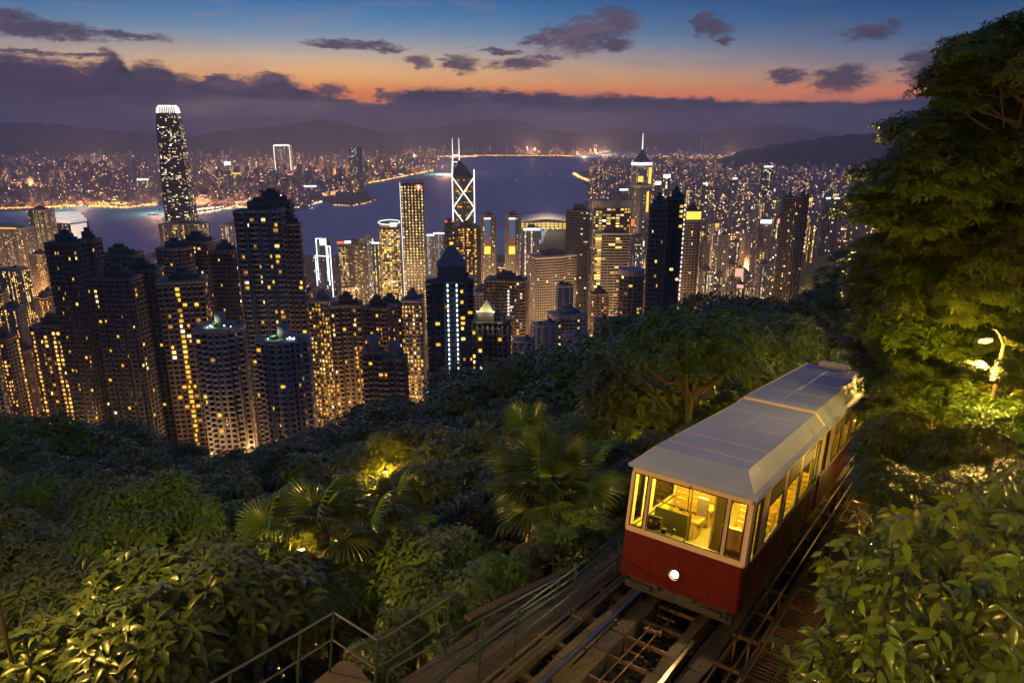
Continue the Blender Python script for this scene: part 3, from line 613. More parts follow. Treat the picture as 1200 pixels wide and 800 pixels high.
A = TW('low block with a brightly lit gold top floor near the left border', -5, 26, 316, 1000, 'rect', .7, -12, wall='concrete_brown', lit=.5, gain=1.5, roofk='flat')
A = TW('small pale tower full of white windows left of the tallest near tower', 258, 280, 264, 1500, 'rect', .8, 0, fl=3.6, bay=4, wall='concrete_pale', lit=.6, pal='white', gain=.7, base=2, name='office_tower')
A = TW('bank building with white neon outlines and exposed trusses on the waterfront', 369, 392, 300, 1420, 'rect', .6, -14, fl=4, bay=5, wall='metal_dark', glass='glass_blue', lit=.3, pal='mixed', base=4, name='office_tower')
w, dp, h_ = A['w'], A['dp'], A['h']
mb = MB(); mb.box(-w*.36, w*.24, -dp*.3, dp*.3, h_-.3, h_+34); mb.build('upper_block', M['glass_blue'], A)
fr = []
for (x0, x1, z0, z1) in ((-w*.38, w*.26, h_-50, h_+34), (-w*.5, w*.5, h_-120, h_), (w*.3, w*.5, h_-60, h_+20)):
    y = -dp*.5-1; fr += [(x0, x0+1.2, y, y+1, z0, z1), (x1-1.2, x1, y-.2, y+.8, z0, z1), (x0+1.2, x1-1.2, y-.1, y+.9, z1-1.3, z1)]
for b_ in fr: obj('neon_tube', boxes_mesh('neon_tube', [b_], M['cold_light']), A)
sign(A, -w*.2, w*.1, -dp*.35, h_+20, h_+31, 'white_light', 'lit_panel')
A = TW('square dark tower with a red and white roof sign beside the neon-outlined bank', 394, 430, 287, 1300, 'rect', .8, 10, fl=3.6, bay=3, pier=.15, wall='metal_dark', lit=.42, pal='warm', gain=.7, base=10, name='office_tower')
sign(A, -A['w']*.55, -A['w']*.1, -A['dp']*.5, A['h']+2, A['h']+6, 'red_light'); sign(A, -A['w']*.28, -A['w']*.05, -A['dp']*.5-.7, A['h']+2.5, A['h']+7, 'white_light')
sign(A, A['w']*.15, A['w']*.45, -A['dp']*.4, A['h']-.3, A['h']+6, 'concrete_dark', 'roof_house', 10)
A = TW('slim tower washed in pink and white light left of the circular-crowned tower', 424, 437, 280, 1450, 'rect', .8, 0, fl=4, bay=4, wall='concrete_pale', lit=.6, pal='cold', gain=.9, base=4, name='office_tower')
sign(A, -A['w']/2-1, -A['w']/2-.0, -A['dp']/2-1, 5, A['h'], 'pink_light', 'edge_light', 1.); sign(A, A['w']/2-.5, A['w']/2+.9, -A['dp']/2-1, 5, A['h'], 'cold_light', 'edge_light', 1.)
A = TW('dark blue-windowed office block between the pink-washed tower and the circular-crowned one', 436, 447, 285, 1420, 'rect', .9, 0, fl=4, bay=4, wall='metal_dark', lit=.4, pal='warm', base=4, name='office_tower')
sign(A, -A['w']/2, A['w']/2, -A['dp']/2-.6, A['h']-1, A['h']+2, 'cold_light', 'roof_edge_light')
A = round_tower('drum-shaped tower with gold ringed floors and a glowing white ring crown', 442, 467, 266, 1350, .8, 4, 24, .3, .75, 'warm', .9, 'metal_dark', None, None, 'round_tower', 4)
h_, r_ = A['h'], A['w']
mb = MB(); mb.tube([(r_*1.02*math.cos(a_), r_*.8*math.sin(a_), h_+7+r_*.12*math.sin(a_)) for a_ in np.linspace(0, 2*math.pi, 25)], .7, 4, False); mb.build('crown_ring', M['white_light'], A)
mb = MB(); mb.prism([(r_*.95*math.cos(a_), r_*.76*math.sin(a_)) for a_ in np.linspace(0, 6.283, 25)[:-1]], h_-.6, h_+6); mb.build('crown_drum', M['concrete_grey'], A)
sign(A, r_*.2, r_*.8, -r_*.75, h_+.5, h_+8, 'white_light', 'lit_panel')
A = TW('square office tower dotted all over with gold lights in a regular grid', 468.5, 496.5, 214, 1300, 'rect', .95, 2, fl=5.2, bay=6.2, pier=.62, spand=.55, wall='metal_dark', lit=1., colgain=False, pal='warm', gain=1.25, base=10, name='office_tower', roofk='flat')
w, dp, h_ = A['w'], A['dp'], A['h']; sign(A, -w*.46, w*.46, -dp*.46, h_-.4, h_+3, 'concrete_grey', 'roof_box', dp*.9)
sign(A, w*.18, w*.42, -dp*.5-.9, h_-11, h_-4, 'red_light', 'red_panel'); sign(A, w*.26, w*.34, -dp*.5-1.3, h_-10.5, h_-4.5, 'white_light', 'panel_mark')
for sx in (-1, 1): sign(A, sx*w*.5-.4, sx*w*.5+.4, -dp*.5-.8, 20, h_, 'white_light', 'edge_light', .5) if sx < 0 else None
# prism tower with the white X bracing
top = P(542, 203, 1350); wB = 25/F*1350; t_ = thing('skyscraper', 'glass prism skyscraper with white-lit diagonal crosses, slanted top and twin masts', 'skyscraper', (top.x, 1350+wB/2, 4), R(3)); hB = top.z-4; hw = wB/2
zL, zR = hB+11, hB
mb = MB(); mb.v = [(-hw, -hw, 0), (hw, -hw, 0), (hw, hw, 0), (-hw, hw, 0), (-hw, -hw, zL-14), (hw, -hw, zR-7), (hw*.2, hw, zR+4), (-hw, hw, zL+12), (-hw*.3, 0, zL+12)]
mb.f = [(0, 1, 5, 4), (1, 2, 6, 5), (2, 3, 7, 6), (3, 0, 4, 7), (4, 5, 8), (5, 6, 8), (6, 7, 8), (7, 4, 8)]; mb.build('glazing', M['glass_blue'], t_)
flr = []; Q = []
for k in range(int((hB-8)/4)):
    flr.append((-hw-.15, hw+.15, -hw-.15, hw+.15, k*4, k*4+.7))
    run = rng.random() < .35
    for i in range(14):
        if rng.random() < (.55 if run else .08):
            x = -hw+(i+.5)*wB/14; Q.append([(x-1.1, -hw-.12, k*4+1), (x+1.1, -hw-.12, k*4+1), (x+1.1, -hw-.12, k*4+3.4), (x-1.1, -hw-.12, k*4+3.4)])
obj('wall', boxes_mesh('wall', flr, M['metal_dark']), t_)
obj('lit_windows_mass', np_mesh('lit_windows_mass', np.array(Q), np.arange(4*len(Q)).reshape(-1, 4), M['win'], col=lit_colour(len(Q), 'amber', .5)), t_, kind='stuff')
seg = (hB-6)/5.2; yf = -hw-.8
tubes = [((-hw, yf, 0), (-hw, yf, zL-10)), ((hw, yf, 0), (hw, yf, zR-4)), ((hw, yf, zR-4), (hw, hw, zR+4)), ((-hw, yf, zL-12), (-hw, hw, zL+12))]
z = zR-7
for i in range(5):
    z2 = z-seg; tubes += [((-hw, yf, z), (hw, yf-.3, z2)), ((hw, yf-.3, z), (-hw, yf-.6, z2))]; z = z2
for a_, b_ in tubes: mb = MB(); mb.tube([a_, b_], 1.05, 5); mb.build('edge_light', M['white_light'], t_)
for x in (-hw*.95, -hw*.35):
    mb = MB(); mb.tube([(x, 0, zL-8), (x, 0, zL+30), (x, 0, zL+50)], [1., .6, .3], 5); mb.build('mast', M['white_light'], t_)
for zz in (zL+8, zL+20): mb = MB(); mb.tube([(-hw*.95, 0, zz), (-hw*.35, 0, zz)], .8, 4); mb.build('mast_tie', M['white_light'], t_)
A = TW('dark tower with ranks of faint gold floors, in front of the cross-braced prism', 528, 564, 266, 1050, 'notch', .8, 3, fl=3.8, bay=3, pier=.15, wall='metal_dark', lit=.3, pal='amber', gain=.8, name='office_tower')
A = TW('narrow black wing with red roof beacons left of the ranked gold-floored tower', 520, 533, 261, 1080, 'rect', .9, 3, fl=3.8, bay=3, wall='metal_dark', lit=.03, name='office_tower')
sign(A, -A['w']*.4, -A['w']*.2, -3, A['h']+.1, A['h']+2, 'red_light', 'beacon'); sign(A, A['w']*.2, A['w']*.4, -3, A['h']+.1, A['h']+2, 'red_light', 'beacon')
for x0, x1, y, lb, sg in ((500, 509, 276, 'low white-outlined block left of the pale office block beyond the harbour-side', 'cold_light'), (508, 522, 274, 'pale office block edged in cold light between the gold-dotted tower and the prism', 'cold_light')):
    A = TW(lb, x0, x1, y, 1500, 'rect', .8, 0, fl=3.6, bay=3, wall='concrete_pale', lit=.5, pal='cold', gain=.6, base=4, name='office_tower'); sign(A, -A['w']/2, A['w']/2, -A['dp']/2-.8, A['h'], A['h']+2.5, sg, 'roof_edge_light')
for x0, x1, y, lb in ((562, 582, 253, 'grey tower carrying a tall red and gold screen, first right of the prism'), (591, 611, 253, 'grey tower carrying a blue and red screen, left of the hall with the sweeping roof')):
    A = TW(lb, x0, x1, y, 1250, 'lstep', .8, 6, fl=3.6, bay=3, wall='concrete_grey', lit=.2, pal='mixed', gain=.7, base=10, name='office_tower'); w, dp, h_ = A['w'], A['dp'], A['h']
    M['screen_blue'] = M.get('screen_blue') or emat('screen_blue', (.35, .45, .8), .22); M['screen_red'] = M.get('screen_red') or emat('screen_red', (.9, .25, .15), .28)
    for m_, z0, z1 in (('screen_blue', h_-38, h_-6), ('screen_red', h_-52, h_-38.2), ('gold_light', h_-66, h_-52.2)): sign(A, -w*.3, w*.1, -dp*.5-1., z0, z1, m_, 'screen_panel')
    sign(A, -w*.3, w*.12, -dp*.5-1.2, h_-6, h_-3.5, 'white_light', 'screen_top')
A = TW('short block with bright white top floors in front of the sweeping-roofed hall', 612, 634, 268, 1400, 'rect', .8, 0, fl=4, bay=4, wall='concrete_grey', lit=.6, pal='mixed', gain=1.3, base=10, name='office_tower')
sign(A, -A['w']*.45, A['w']*.45, -A['dp']/2-.7, A['h']-3, A['h']+1, 'cold_light', 'lit_floor')
# the hall with sweeping roof
c = G(640, 262, 20); t_ = thing('convention_hall', 'low waterfront hall under a broad sweeping pale roof like spread wings', 'hall', (c.x, c.y, 2))
mb = MB(); NU = 22
rows = [(-1.0, -60, .55), (-.5, -20, .95), (0, 20, 1.), (.5, 70, .8), (1., 120, .4)]
for lvl in (0, -2.):
    for s_, y, hg in rows:
        for i in range(NU):
            u = i/(NU-1)*2-1; mb.v.append((u*165*(1-.25*abs(s_)), y-abs(u)*30, 26+34*hg*(1-abs(u)**1.6)+10*max(0, abs(u)-.6)+lvl))
k = NU*5
for b_ in (0, k):
    for j in range(4):
        for i in range(NU-1): q_ = (b_+j*NU+i, b_+j*NU+i+1, b_+(j+1)*NU+i+1, b_+(j+1)*NU+i); mb.f.append(q_ if b_ == 0 else q_[::-1])
mb.build('roof', mat('hall_roof', (.5, .47, .5), .5, var=.15), t_, smooth=True)
obj('wall', boxes_mesh('wall', [(-120, 120, -40, 90, 0, 27)]+[(x, x+3, -44, -40, 0, 27) for x in range(-118, 118, 16)], M['concrete_grey']), t_)
obj('lit_windows_mass', boxes_mesh('lit_windows_mass', [(x, x+10, -43.5, -42.9, z, z+5) for x in range(-112, 112, 16) for z in (4, 12, 20)], M['gold_light']), t_, kind='stuff')
L = bpy.data.lights.new('forecourt_light', 'POINT'); L.energy = 7e5; L.color = (1, .7, .4); L.shadow_soft_size = 10; o = bpy.data.objects.new('forecourt_light', L); o.location = (0, -120, 70); link(o, t_)
# gold-lit tower with pyramid and mast
A = TW('tall gold-lit tower with a pyramid roof and thin white mast right of the harbour', 742, 764, 190, 2700, 'rect', .9, 20, fl=4, bay=6, wall='concrete_grey', lit=.25, pal='mixed', gain=.9, base=4, name='skyscraper', cat='skyscraper', roofk='flat')
w, dp, h_ = A['w'], A['dp'], A['h']
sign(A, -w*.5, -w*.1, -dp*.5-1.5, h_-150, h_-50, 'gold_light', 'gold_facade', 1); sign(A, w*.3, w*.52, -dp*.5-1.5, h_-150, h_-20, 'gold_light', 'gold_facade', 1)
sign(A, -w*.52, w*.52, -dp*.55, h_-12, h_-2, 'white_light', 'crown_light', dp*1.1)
mb = MB(); mb.prism([(-w*.4, -w*.4), (w*.4, -w*.4), (w*.4, w*.4), (-w*.4, w*.4)], h_, h_+45, [(-1, -1), (1, -1), (1, 1), (-1, 1)]); mb.build('pyramid_roof', M['metal_dark'], A)
mb = MB(); mb.tube([(0, 0, h_+44), (0, 0, h_+100)], [2.2, .8], 5); mb.build('mast', M['white_light'], A)
A = TW('grey tower with a flared top and gold strip in front of the pyramid-roofed gold tower', 738, 764, 218, 1700, 'rect', .9, 20, fl=4, bay=5, wall='concrete_grey', lit=.2, pal='warm', base=8, name='office_tower')
sign(A, A['w']*.2, A['w']*.34, -A['dp']*.5-1, A['h']-60, A['h']-14, 'gold_light', 'gold_strip'); sign(A, -A['w']*.55, A['w']*.55, -A['dp']*.55, A['h']-3, A['h']+3, 'concrete_pale', 'crown', A['dp']*1.1)
for x0, x1, y, d_, m_, lb in ((776, 786, 205, 2500, 'white_light', 'tower with a blazing white rooftop panel beyond the dotted dark tower, higher of two'), (766, 775, 213, 2350, 'white_light', 'tower with a small blazing white rooftop panel beyond the dotted dark tower, lower of two'),
        (893, 906, 195, 3000, 'white_light', 'tall slim tower with a white-lit flat crown before the dark eastern hill'), (262, 271, 190, 5200, 'cold_light', 'far block with a bright white screen across the harbour, left of centre'),
        (320, 340, 170, 5600, 'white_light', 'far tower outlined in white light across the harbour'), (724, 738, 222, 1900, 'cold_light', 'low block with a long cold-lit roof sign beside the harbour, left of the gold tower'),
        (967, 973, 232, 2000, 'cold_light', 'block with a pair of cold floodlights on top, left lamp, by the spur'), (976, 984, 232, 2000, 'cold_light', 'block with a pair of cold floodlights on top, right lamp, by the spur'),
        (336, 352, 204, 4700, 'pink_light', 'far tower with a pink and white glowing top across the harbour'), (408, 424, 172, 4700, None, 'tall dark tower alone on the point across the harbour'), (271, 283, 203, 4400, 'gold_light', 'far slab with a gold-lit flank across the harbour near the ferry piers'),
        (230, 250, 229, 4000, 'pink_light', 'waterfront block with a pink-outlined top across the harbour, left of two'), (256, 279, 230, 4000, 'pink_light', 'waterfront block with a pink-outlined top across the harbour, right of two'),
        (355, 372, 218, 4300, 'cold_light', 'waterfront block with a cold white roof sign across the harbour'), (858, 864, 209, 2900, 'white_light', 'slim tower with a white beacon in the crowded east of the city'), (823, 830, 215, 2600, 'white_light', 'slim tower with a small white roof light in the crowded east of the city'),
        (200, 214, 214, 4300, 'white_light', 'far block with a long white roof sign right of the tallest skyscraper'), (160, 176, 210, 4300, 'white_light', 'far block with a long white roof sign left of the tallest skyscraper')):
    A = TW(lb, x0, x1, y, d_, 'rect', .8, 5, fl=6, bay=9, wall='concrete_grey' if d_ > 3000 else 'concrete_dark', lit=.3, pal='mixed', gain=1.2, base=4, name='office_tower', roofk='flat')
    w, dp, h_ = A['w'], A['dp'], A['h']; k = d_/F
    if m_: sign(A, -w*.45, w*.45, -dp*.5-1.5, h_-3.4*k if 'panel' in lb or 'screen' in lb else h_-1.2*k, h_+.6*k, m_, 'lit_panel', 1.2)
    if 'outlined' in lb:
        for sx in (-1, 1): sign(A, sx*w*.48-.45*k, sx*w*.48+.45*k, -dp*.5-1.6, h_*.25, h_, m_, 'edge_light', 1)
# --- the crowd of other buildings on this shore, each its own object
foot = [(t_.location.x, t_.location.y, max(t_['w'], t_['dp'])*.6) for t_ in HT]
def free(x, y, r): return all((x-a)**2+(y-b)**2 > (r+c)**2 for a, b, c in foot)
ymin = lambda px: float(np.interp(px, [-20, 60, 100, 270, 360, 470, 500, 585, 600, 672, 684, 700, 740, 780, 840, 1010], [330, 325, 318, 315, 310, 300, 300, 290, 282, 278, 262, 238, 214, 206, 200, 205]))
zones = [  # px range, distance range, height range, count, group, label, look
    (-25, 75, 430, 900, 60, 120, 16, 'amber-lit towers crowded at the left border', 'tower in the amber crowd at the left border', dict(lit=.35, pal='amber', wall='concrete_brown', gain=1.3), 60),
    (-25, 110, 900, 2100, 30, 110, 16, 'towers near the water behind the left border crowd', 'tower near the water behind the left crowd', dict(lit=.3, pal='warm', wall='concrete_pale'), 60),
    (230, 480, 650, 1250, 30, 110, 26, 'towers between the near slabs and the bank', 'tower between the near slabs and the harbour', dict(lit=.22, pal='warm', wall='concrete_brown'), 60),
    (500, 700, 620, 1150, 20, 90, 40, 'mid-height blocks of the low town in the centre', 'block in the low town right of the prism', dict(lit=.18, pal='mixed', wall='concrete_grey'), 60),
    (590, 700, 1100, 1700, 20, 80, 16, 'blocks between the low town and the sweeping-roofed hall', 'block just before the sweeping-roofed hall', dict(lit=.4, pal='mixed', wall='concrete_grey', gain=1.2), 60),
    (700, 900, 900, 2000, 60, 170, 56, 'towers packed right of the oval tower', 'tower packed right of the oval tower', dict(lit=.26, pal='mixed', wall='concrete_grey'), 60),
    (760, 1060, 1700, 3300, 60, 150, 70, 'glittering towers of the eastern city', 'tower below the dark eastern hill', dict(lit=.4, pal='warm', wall='concrete_grey', gain=1.6), 60),
]
n_fill = 0
for (xa, xb, da, db, ha, hb_, cnt, grp, lab, kw, tries) in zones:
    done = 0; at = 0
    while done < cnt and at < cnt*tries:
        at += 1; px = rng.uniform(xa, xb); d = math.sqrt(rng.uniform(da*da, db*db)); x = (px-600)/F*d*1.02
        if d > yshore(x)-70: continue
        gz = Hf(x, d)
        if gz < 0: continue
        wdt = rng.uniform(16, 27)*(1 if d < 1600 else 1.25); h = rng.uniform(ha, hb_)
        dep = lambda yy: CAMZ-d*math.tan(PITCH-math.atan((400-yy)/F))
        zt = gz+h; zmax = dep(ymin(px)+abs(rng.normal(0, 16)))
        zt = min(zt, zmax)
        if zt-gz < 18 or not free(x, d+wdt*.4, wdt*.55): continue
        rr = R(rng.uniform(-30, 30))
        k = dict(kw); k['wall'] = rng.choice([k['wall'], 'concrete_grey', 'concrete_brown', 'concrete_dark'], p=[.5, .2, .2, .1]); lit = k['lit']*rng.uniform(.4, 1.6); k['lit'] = min(lit*1.35, .85)
        fl = 3.1 if d < 1300 else (4.5 if d < 2200 else 6); bay = 3.4 if d < 1300 else (5 if d < 2200 else 7)
        py = 400-F*math.tan(math.atan(-(zt-CAMZ)/d)*-1+PITCH)
        lab2 = '%s %s %s' % ('broad' if wdt > 22 else 'slim', {'concrete_grey': 'grey', 'concrete_brown': 'brown', 'concrete_dark': 'dark', 'concrete_pale': 'pale'}[str(k['wall'])], lab)+(' mostly lit' if k['lit'] > .4 else ' mostly dark' if k['lit'] < .15 else '')
        t_ = tower(lab2, px-wdt/d*F*.5, px+wdt/d*F*.5, py, d, rng.choice(['rect', 'notch', 'bays', 'cross']) if d < 2200 else 'rect', rng.uniform(.7, 1.1), math.degrees(rr), fl=fl, bay=bay, group=grp, name='city_tower', roofk='plant' if d < 2200 else 'flat', base=gz-3, h=zt-gz+3, **k)
        foot.append((t_.location.x, t_.location.y, wdt*.6)); HT.append(t_); done += 1; n_fill += 1
        if done % (4 if px > 740 else 9) == 3 and d > 1100:
            w = t_['w']; sign(t_, -w*.4, w*.4, -t_['dp']*.5-1.2, t_['h']-rng.uniform(0, 14)-4, t_['h']+1, str(rng.choice(['white_light', 'pink_light', 'cold_light', 'gold_light', 'red_light', 'orange_light'])), 'lit_sign', 1)
ORD = ['leftmost', 'second from left', 'third from left', 'fourth from left', 'fifth from left', 'sixth from left', 'seventh from left', 'eighth from left', 'ninth from left', 'tenth from left', 'eleventh from left', 'twelfth from left', 'thirteenth from left', 'fourteenth from left', 'fifteenth from left']
same = {}
for t_ in HT:
    if t_.get('group'): same.setdefault(t_['label'], []).append(t_)
for lb, L in same.items():
    if len(L) > 1:
        L.sort(key=lambda o: o.location.x/o.location.y)
        for o, w_ in zip(L, ORD): o['label'] = w_+' '+lb
for t_ in HT: unprop(t_)
# --- the countless rest, joined: blocks and their lights
def city_mass(name, samples, m):
    B = []; Q = []; Cc = []
    for (x, y, z, w, dp, h, lit, q, pal) in samples:
        B.append((x-w/2, x+w/2, y-dp/2, y+dp/2, z-2, z+h))
        if h > 30: B.append((x-w*.2, x+w*.2, y-dp*.2, y+dp*.2, z+h, z+h+rng.uniform(3, 9)))
        nf = max(1, int(h/q)); nb = max(1, int(w/q))
        on = rng.random((nf, nb)) < lit; fk = np.nonzero(on)
        for k, i in zip(*fk):
            u = x-w/2+(i+.5)*w/nb; zz = z+(k+.5)*h/nf; a = q*.22*rng.uniform(.6, 1.3)
            Q.append([(u-a, y-dp/2-.5, zz-a*.7), (u+a, y-dp/2-.5, zz-a*.7), (u+a, y-dp/2-.5, zz+a*.7), (u-a, y-dp/2-.5, zz+a*.7)])
        if rng.random() < .5:
            for k in np.nonzero(rng.random(nf) < lit)[0]:
                zz = z+(k+.5)*h/nf; a = q*.22; sd = x+w/2+.5 if x < 0 else x-w/2-.5; v = y-dp/4
                Q.append([(sd, v-a, zz-a), (sd, v+a, zz-a), (sd, v+a, zz+a), (sd, v-a, zz+a)])
    obj(name, boxes_mesh(name, B, m), kind='stuff')
    n_ = len(Q); obj(name.replace('blocks', 'windows'), np_mesh(name, np.array(Q), np.arange(4*n_).reshape(-1, 4), M['win'], col=lit_colour(n_, 'mixed', 4.4)*np.array([1, .7, .5, 1])), kind='stuff')
M['far_block'] = mat('far_block', (.3, .23, .22), .9, var=.3, scale=.002)
sam = []
while len(sam) < 4200:
    px = rng.uniform(-40, 1130); py = 173.5+ (rng.random()**.8)*70
    if not inpoly(px, py, KL): continue
    g = G(px, py, 3)
    if 375 < px < 440 and py > 226: continue
    if 268 < px < 322 and 188 < py < 205 and rng.random() < .85: continue
    if 555 < px < 675 and py > 180: continue
    if g.y > 13500: continue
    tall = rng.random() < .12; w = rng.uniform(22, 48); h = rng.uniform(22, 62) if not tall else rng.uniform(75, 135)
    if py > 228: h *= .35
    if px > 715 and rng.random() < .3: h *= 1.4
    sam.append((g.x, g.y, 3, w, w*.8, h, rng.uniform(.03, .3), 7 if g.y < 5500 else 10, 0))
city_mass('far_shore_blocks', sam, M['far_block'])
sam = []; at = 0
while len(sam) < 1700 and at < 40000:
    at += 1; px = rng.uniform(690, 1080); d = math.sqrt(rng.uniform(1500**2, 6200**2)); x = (px-600)/F*d
    if d > yshore(x)-60 or d > 6000: continue
    z = Hf(x, d)
    if z < -1 or z > 45: continue
    w = rng.uniform(20, 34); h = rng.uniform(35, 130)
    if not free(x, d, w*.4): continue
    sam.append((x, d, z, w, w*.9, h, rng.uniform(.05, .4), 5.5, 0))
city_mass('eastern_city_blocks', sam, M['far_block'])
sam = []; at = 0
while len(sam) < 300 and at < 40000:
    at += 1; px = rng.uniform(-40, 720); d = math.sqrt(rng.uniform(480**2, 2150**2)); x = (px-600)/F*d
    if d > yshore(x)-40: continue
    z = Hf(x, d)
    if z < -1: continue
    w = rng.uniform(14, 26); h = rng.uniform(8, 30)
    if not free(x, d, w*.4): continue
    sam.append((x, d, z, w, w*.9, h, rng.uniform(.1, .4), 3.6, 0))
city_mass('low_town_blocks', sam, M['concrete_grey'])
# street lights and shore-road lamps, as tiny lamp heads
Q = []; Lc = []
def lamps_along(pts, n_, cols, size, z=8, jit=1.):
    pp = np.array(pts, float); seg = np.linalg.norm(np.diff(pp, axis=0), axis=1); cum = np.concatenate([[0], np.cumsum(seg)])
    for s_ in rng.random(int(n_*2.4))*cum[-1]:
        px, py = np.interp(s_, cum, pp[:, 0]), np.interp(s_, cum, pp[:, 1]); g = G(px+rng.normal(0, .5), py+rng.normal(0, jit*.35), z)
        a = size*g.y/F*.5*rng.uniform(.6, 1.4); Q.append((g.x-a, g.x+a, g.y-a, g.y+a, g.z-a*.6, g.z+a*.6)); c_ = cols[int(rng.integers(len(cols)))]; Lc.append((*[v*rng.uniform(.6, 2.2)*1.5 for v in c_], 1))
OR = [(1.6, .75, .15), (1.9, 1.1, .35), (1.4, .5, .08)]; WH = [(2., 1.7, 1.3), (1.6, 1.7, 2.)]; PK = [(2, .7, .6), (1.9, 1.2, 1.)]
lamps_along([(0, 238), (60, 240), (110, 238), (180, 237)], 260, OR, .9, jit=5); lamps_along([(0, 244), (100, 241)], 80, OR, .8)
lamps_along([(105, 241), (150, 243), (185, 239)], 90, OR, .9, jit=1.5); lamps_along([(0, 228), (190, 231)], 160, OR+WH, .8, jit=8)
lamps_along([(216, 251), (245, 248), (276, 242), (330, 245)], 130, PK+OR, .9, jit=1.5); lamps_along([(219, 247), (270, 241)], 60, WH+PK, .9)
lamps_along([(276, 238), (372, 230), (420, 215)], 160, OR+PK, .9, jit=6); lamps_along([(330, 246), (362, 240), (378, 236)], 40, OR+WH, .8)
lamps_along([(390, 240), (412, 241), (436, 236)], 22, OR, .8); lamps_along([(422, 216), (452, 210.5), (482, 204.5), (508, 199.5)], 90, OR, .9, jit=.8)
lamps_along([(430, 205), (505, 192)], 90, OR+WH, .9, jit=6)
lamps_along([(508, 183.5), (570, 182), (670, 182.5), (716, 176.8)], 230, OR, .75, jit=.7); lamps_along([(528, 184), (560, 183)], 30, [(2, .8, .4)], 1.3, jit=.8)
lamps_along([(672, 203), (682, 209), (700, 214), (720, 217), (740, 219)], 230, OR, 1.1, jit=1.6); lamps_along([(672, 203), (682, 209), (700, 214)], 60, [(2, .9, .3)], 1.4, jit=.6)
lamps_along([(600, 262), (640, 266), (700, 256)], 60, OR+WH, .9, jit=5); lamps_along([(760, 236), (900, 205)], 160, PK+WH, 1.2, jit=14)
lamps_along([(720, 200), (1000, 232)], 260, OR+WH, .9, jit=16); lamps_along([(640, 180), (1000, 186)], 200, OR, .7, jit=5)
lamps_along([(0, 200), (330, 200)], 420, OR+WH, .7, jit=34); lamps_along([(330, 190), (515, 185)], 200, OR+WH+PK, .7, jit=20); lamps_along([(290, 186), (380, 205)], 60, OR, .9, jit=12)
lamps_along([(780, 190), (1000, 205)], 160, OR, .7, jit=6); lamps_along([(820, 187), (900, 172)], 10, OR, .7)
for (px, py) in [(330, 184), (298, 203), (345, 202), (110, 204), (92, 206), (210, 232), (180, 212), (88, 190), (460, 178), (470, 205), (425, 190)]:
    g = G(px, py, 30); a = 2.4*g.y/F; Q.append((g.x-a, g.x+a, g.y, g.y+2, g.z, g.z+a*.6)); Lc.append((1.5, 1.3, 1.2, 1))
obj('street_lights', boxes_mesh('street_lights', Q, M['win'], col=np.array(Lc)), kind='stuff')
# streets seen between the towers, with their own lamps
def city_light(px, py, d, e, col=(1, .55, .2), z=None, r=3):
    p = P(px, py, d); zz = z if z is not None else Hf(p.x, p.y)+26
    L = bpy.data.lights.new('street_glow', 'POINT'); L.energy = e; L.color = col; L.shadow_soft_size = r
    t_ = thing('street_lamp', 'street lamp down among the city blocks', 'street lamp', (p.x, p.y, zz-24), group='street lamps down among the city blocks')
    mb = MB(); mb.tube([(0, 0, 0), (0, 0, 23.4)], [.22, .12], 5); mb.tube([(0, 0, 23.3), (0, -.9, 23.7)], .07, 4); mb.build('post', M['metal_dark'], t_)
    mb = MB(); mb.box(-.35, .35, -1.2, -.5, 23.35, 23.6); mb.build('lantern', M['bulb'], t_)
    o = bpy.data.objects.new('street_glow', L); o.location = (0, -4.6, 23); link(o, t_)
for px, d, e in ((20, 560, 3e4), (60, 380, 2.2e4), (78, 420, 2e4), (15, 800, 5e4), (130, 620, 3e4), (200, 360, 1.6e4), (232, 345, 2e4), (262, 480, 3e4), (285, 370, 1.6e4), (360, 410, 2.4e4), (378, 400, 2e4), (405, 360, 1e4), (450, 380, 1.2e4), (480, 420, 2.5e4), (240, 620, 5e4),
               (520, 900, 5e4), (560, 760, 4e4), (610, 600, 2.5e4), (640, 760, 4e4), (655, 520, 1.6e4), (700, 640, 3e4), (690, 820, 5e4), (735, 760, 5e4), (790, 700, 4e4), (830, 900, 8e4), (900, 1200, 1.5e5), (420, 1150, 1e5), (455, 1200, 1.2e5), (585, 1180, 1e5), (40, 1150, 1.2e5), (90, 1400, 1.2e5), (860, 1700, 3e5), (770, 1500, 2e5)):
    city_light(px, 400, d, e*(1.4 if px < 180 and d < 700 else 1.1 if d < 375 else 2.6 if d < 600 else 13. if px < 800 else 6.))
for i in range(34):  # masts added to brighten the far blocks in place of street glow
    px = rng.uniform(-20, 1100); py = rng.uniform(178, 236) if px < 560 else rng.uniform(172, 180)
    if px > 715: py = rng.uniform(178, 200)
    if 440 < px < 560 and py > 200: py = 195
    if 360 < px < 445 and py > 205: py = 200
    g = G(px, py, 60); e = 2.2*g.y**2/25; zz = 62.
    L = bpy.data.lights.new('street_glow', 'POINT'); L.energy = e; L.color = (1, .5, .22); L.shadow_soft_size = 20
    t_ = thing('added_glow_mast', 'high mast lamp in the city across the water', 'street lamp', (g.x, g.y, 3), group='high mast lamps in the far city')
    mb = MB(); mb.tube([(0, 0, 0), (0, 0, 54)], [1.2, .7], 6); mb.build('post', M['metal_dark'], t_); mb = MB(); mb.tube([(-2, 0, 55), (2, 0, 55)], 1., 6); mb.build('lantern', M['orange_light'], t_)
    o = bpy.data.objects.new('street_glow', L); o.location = (0, -26, 62); link(o, t_)
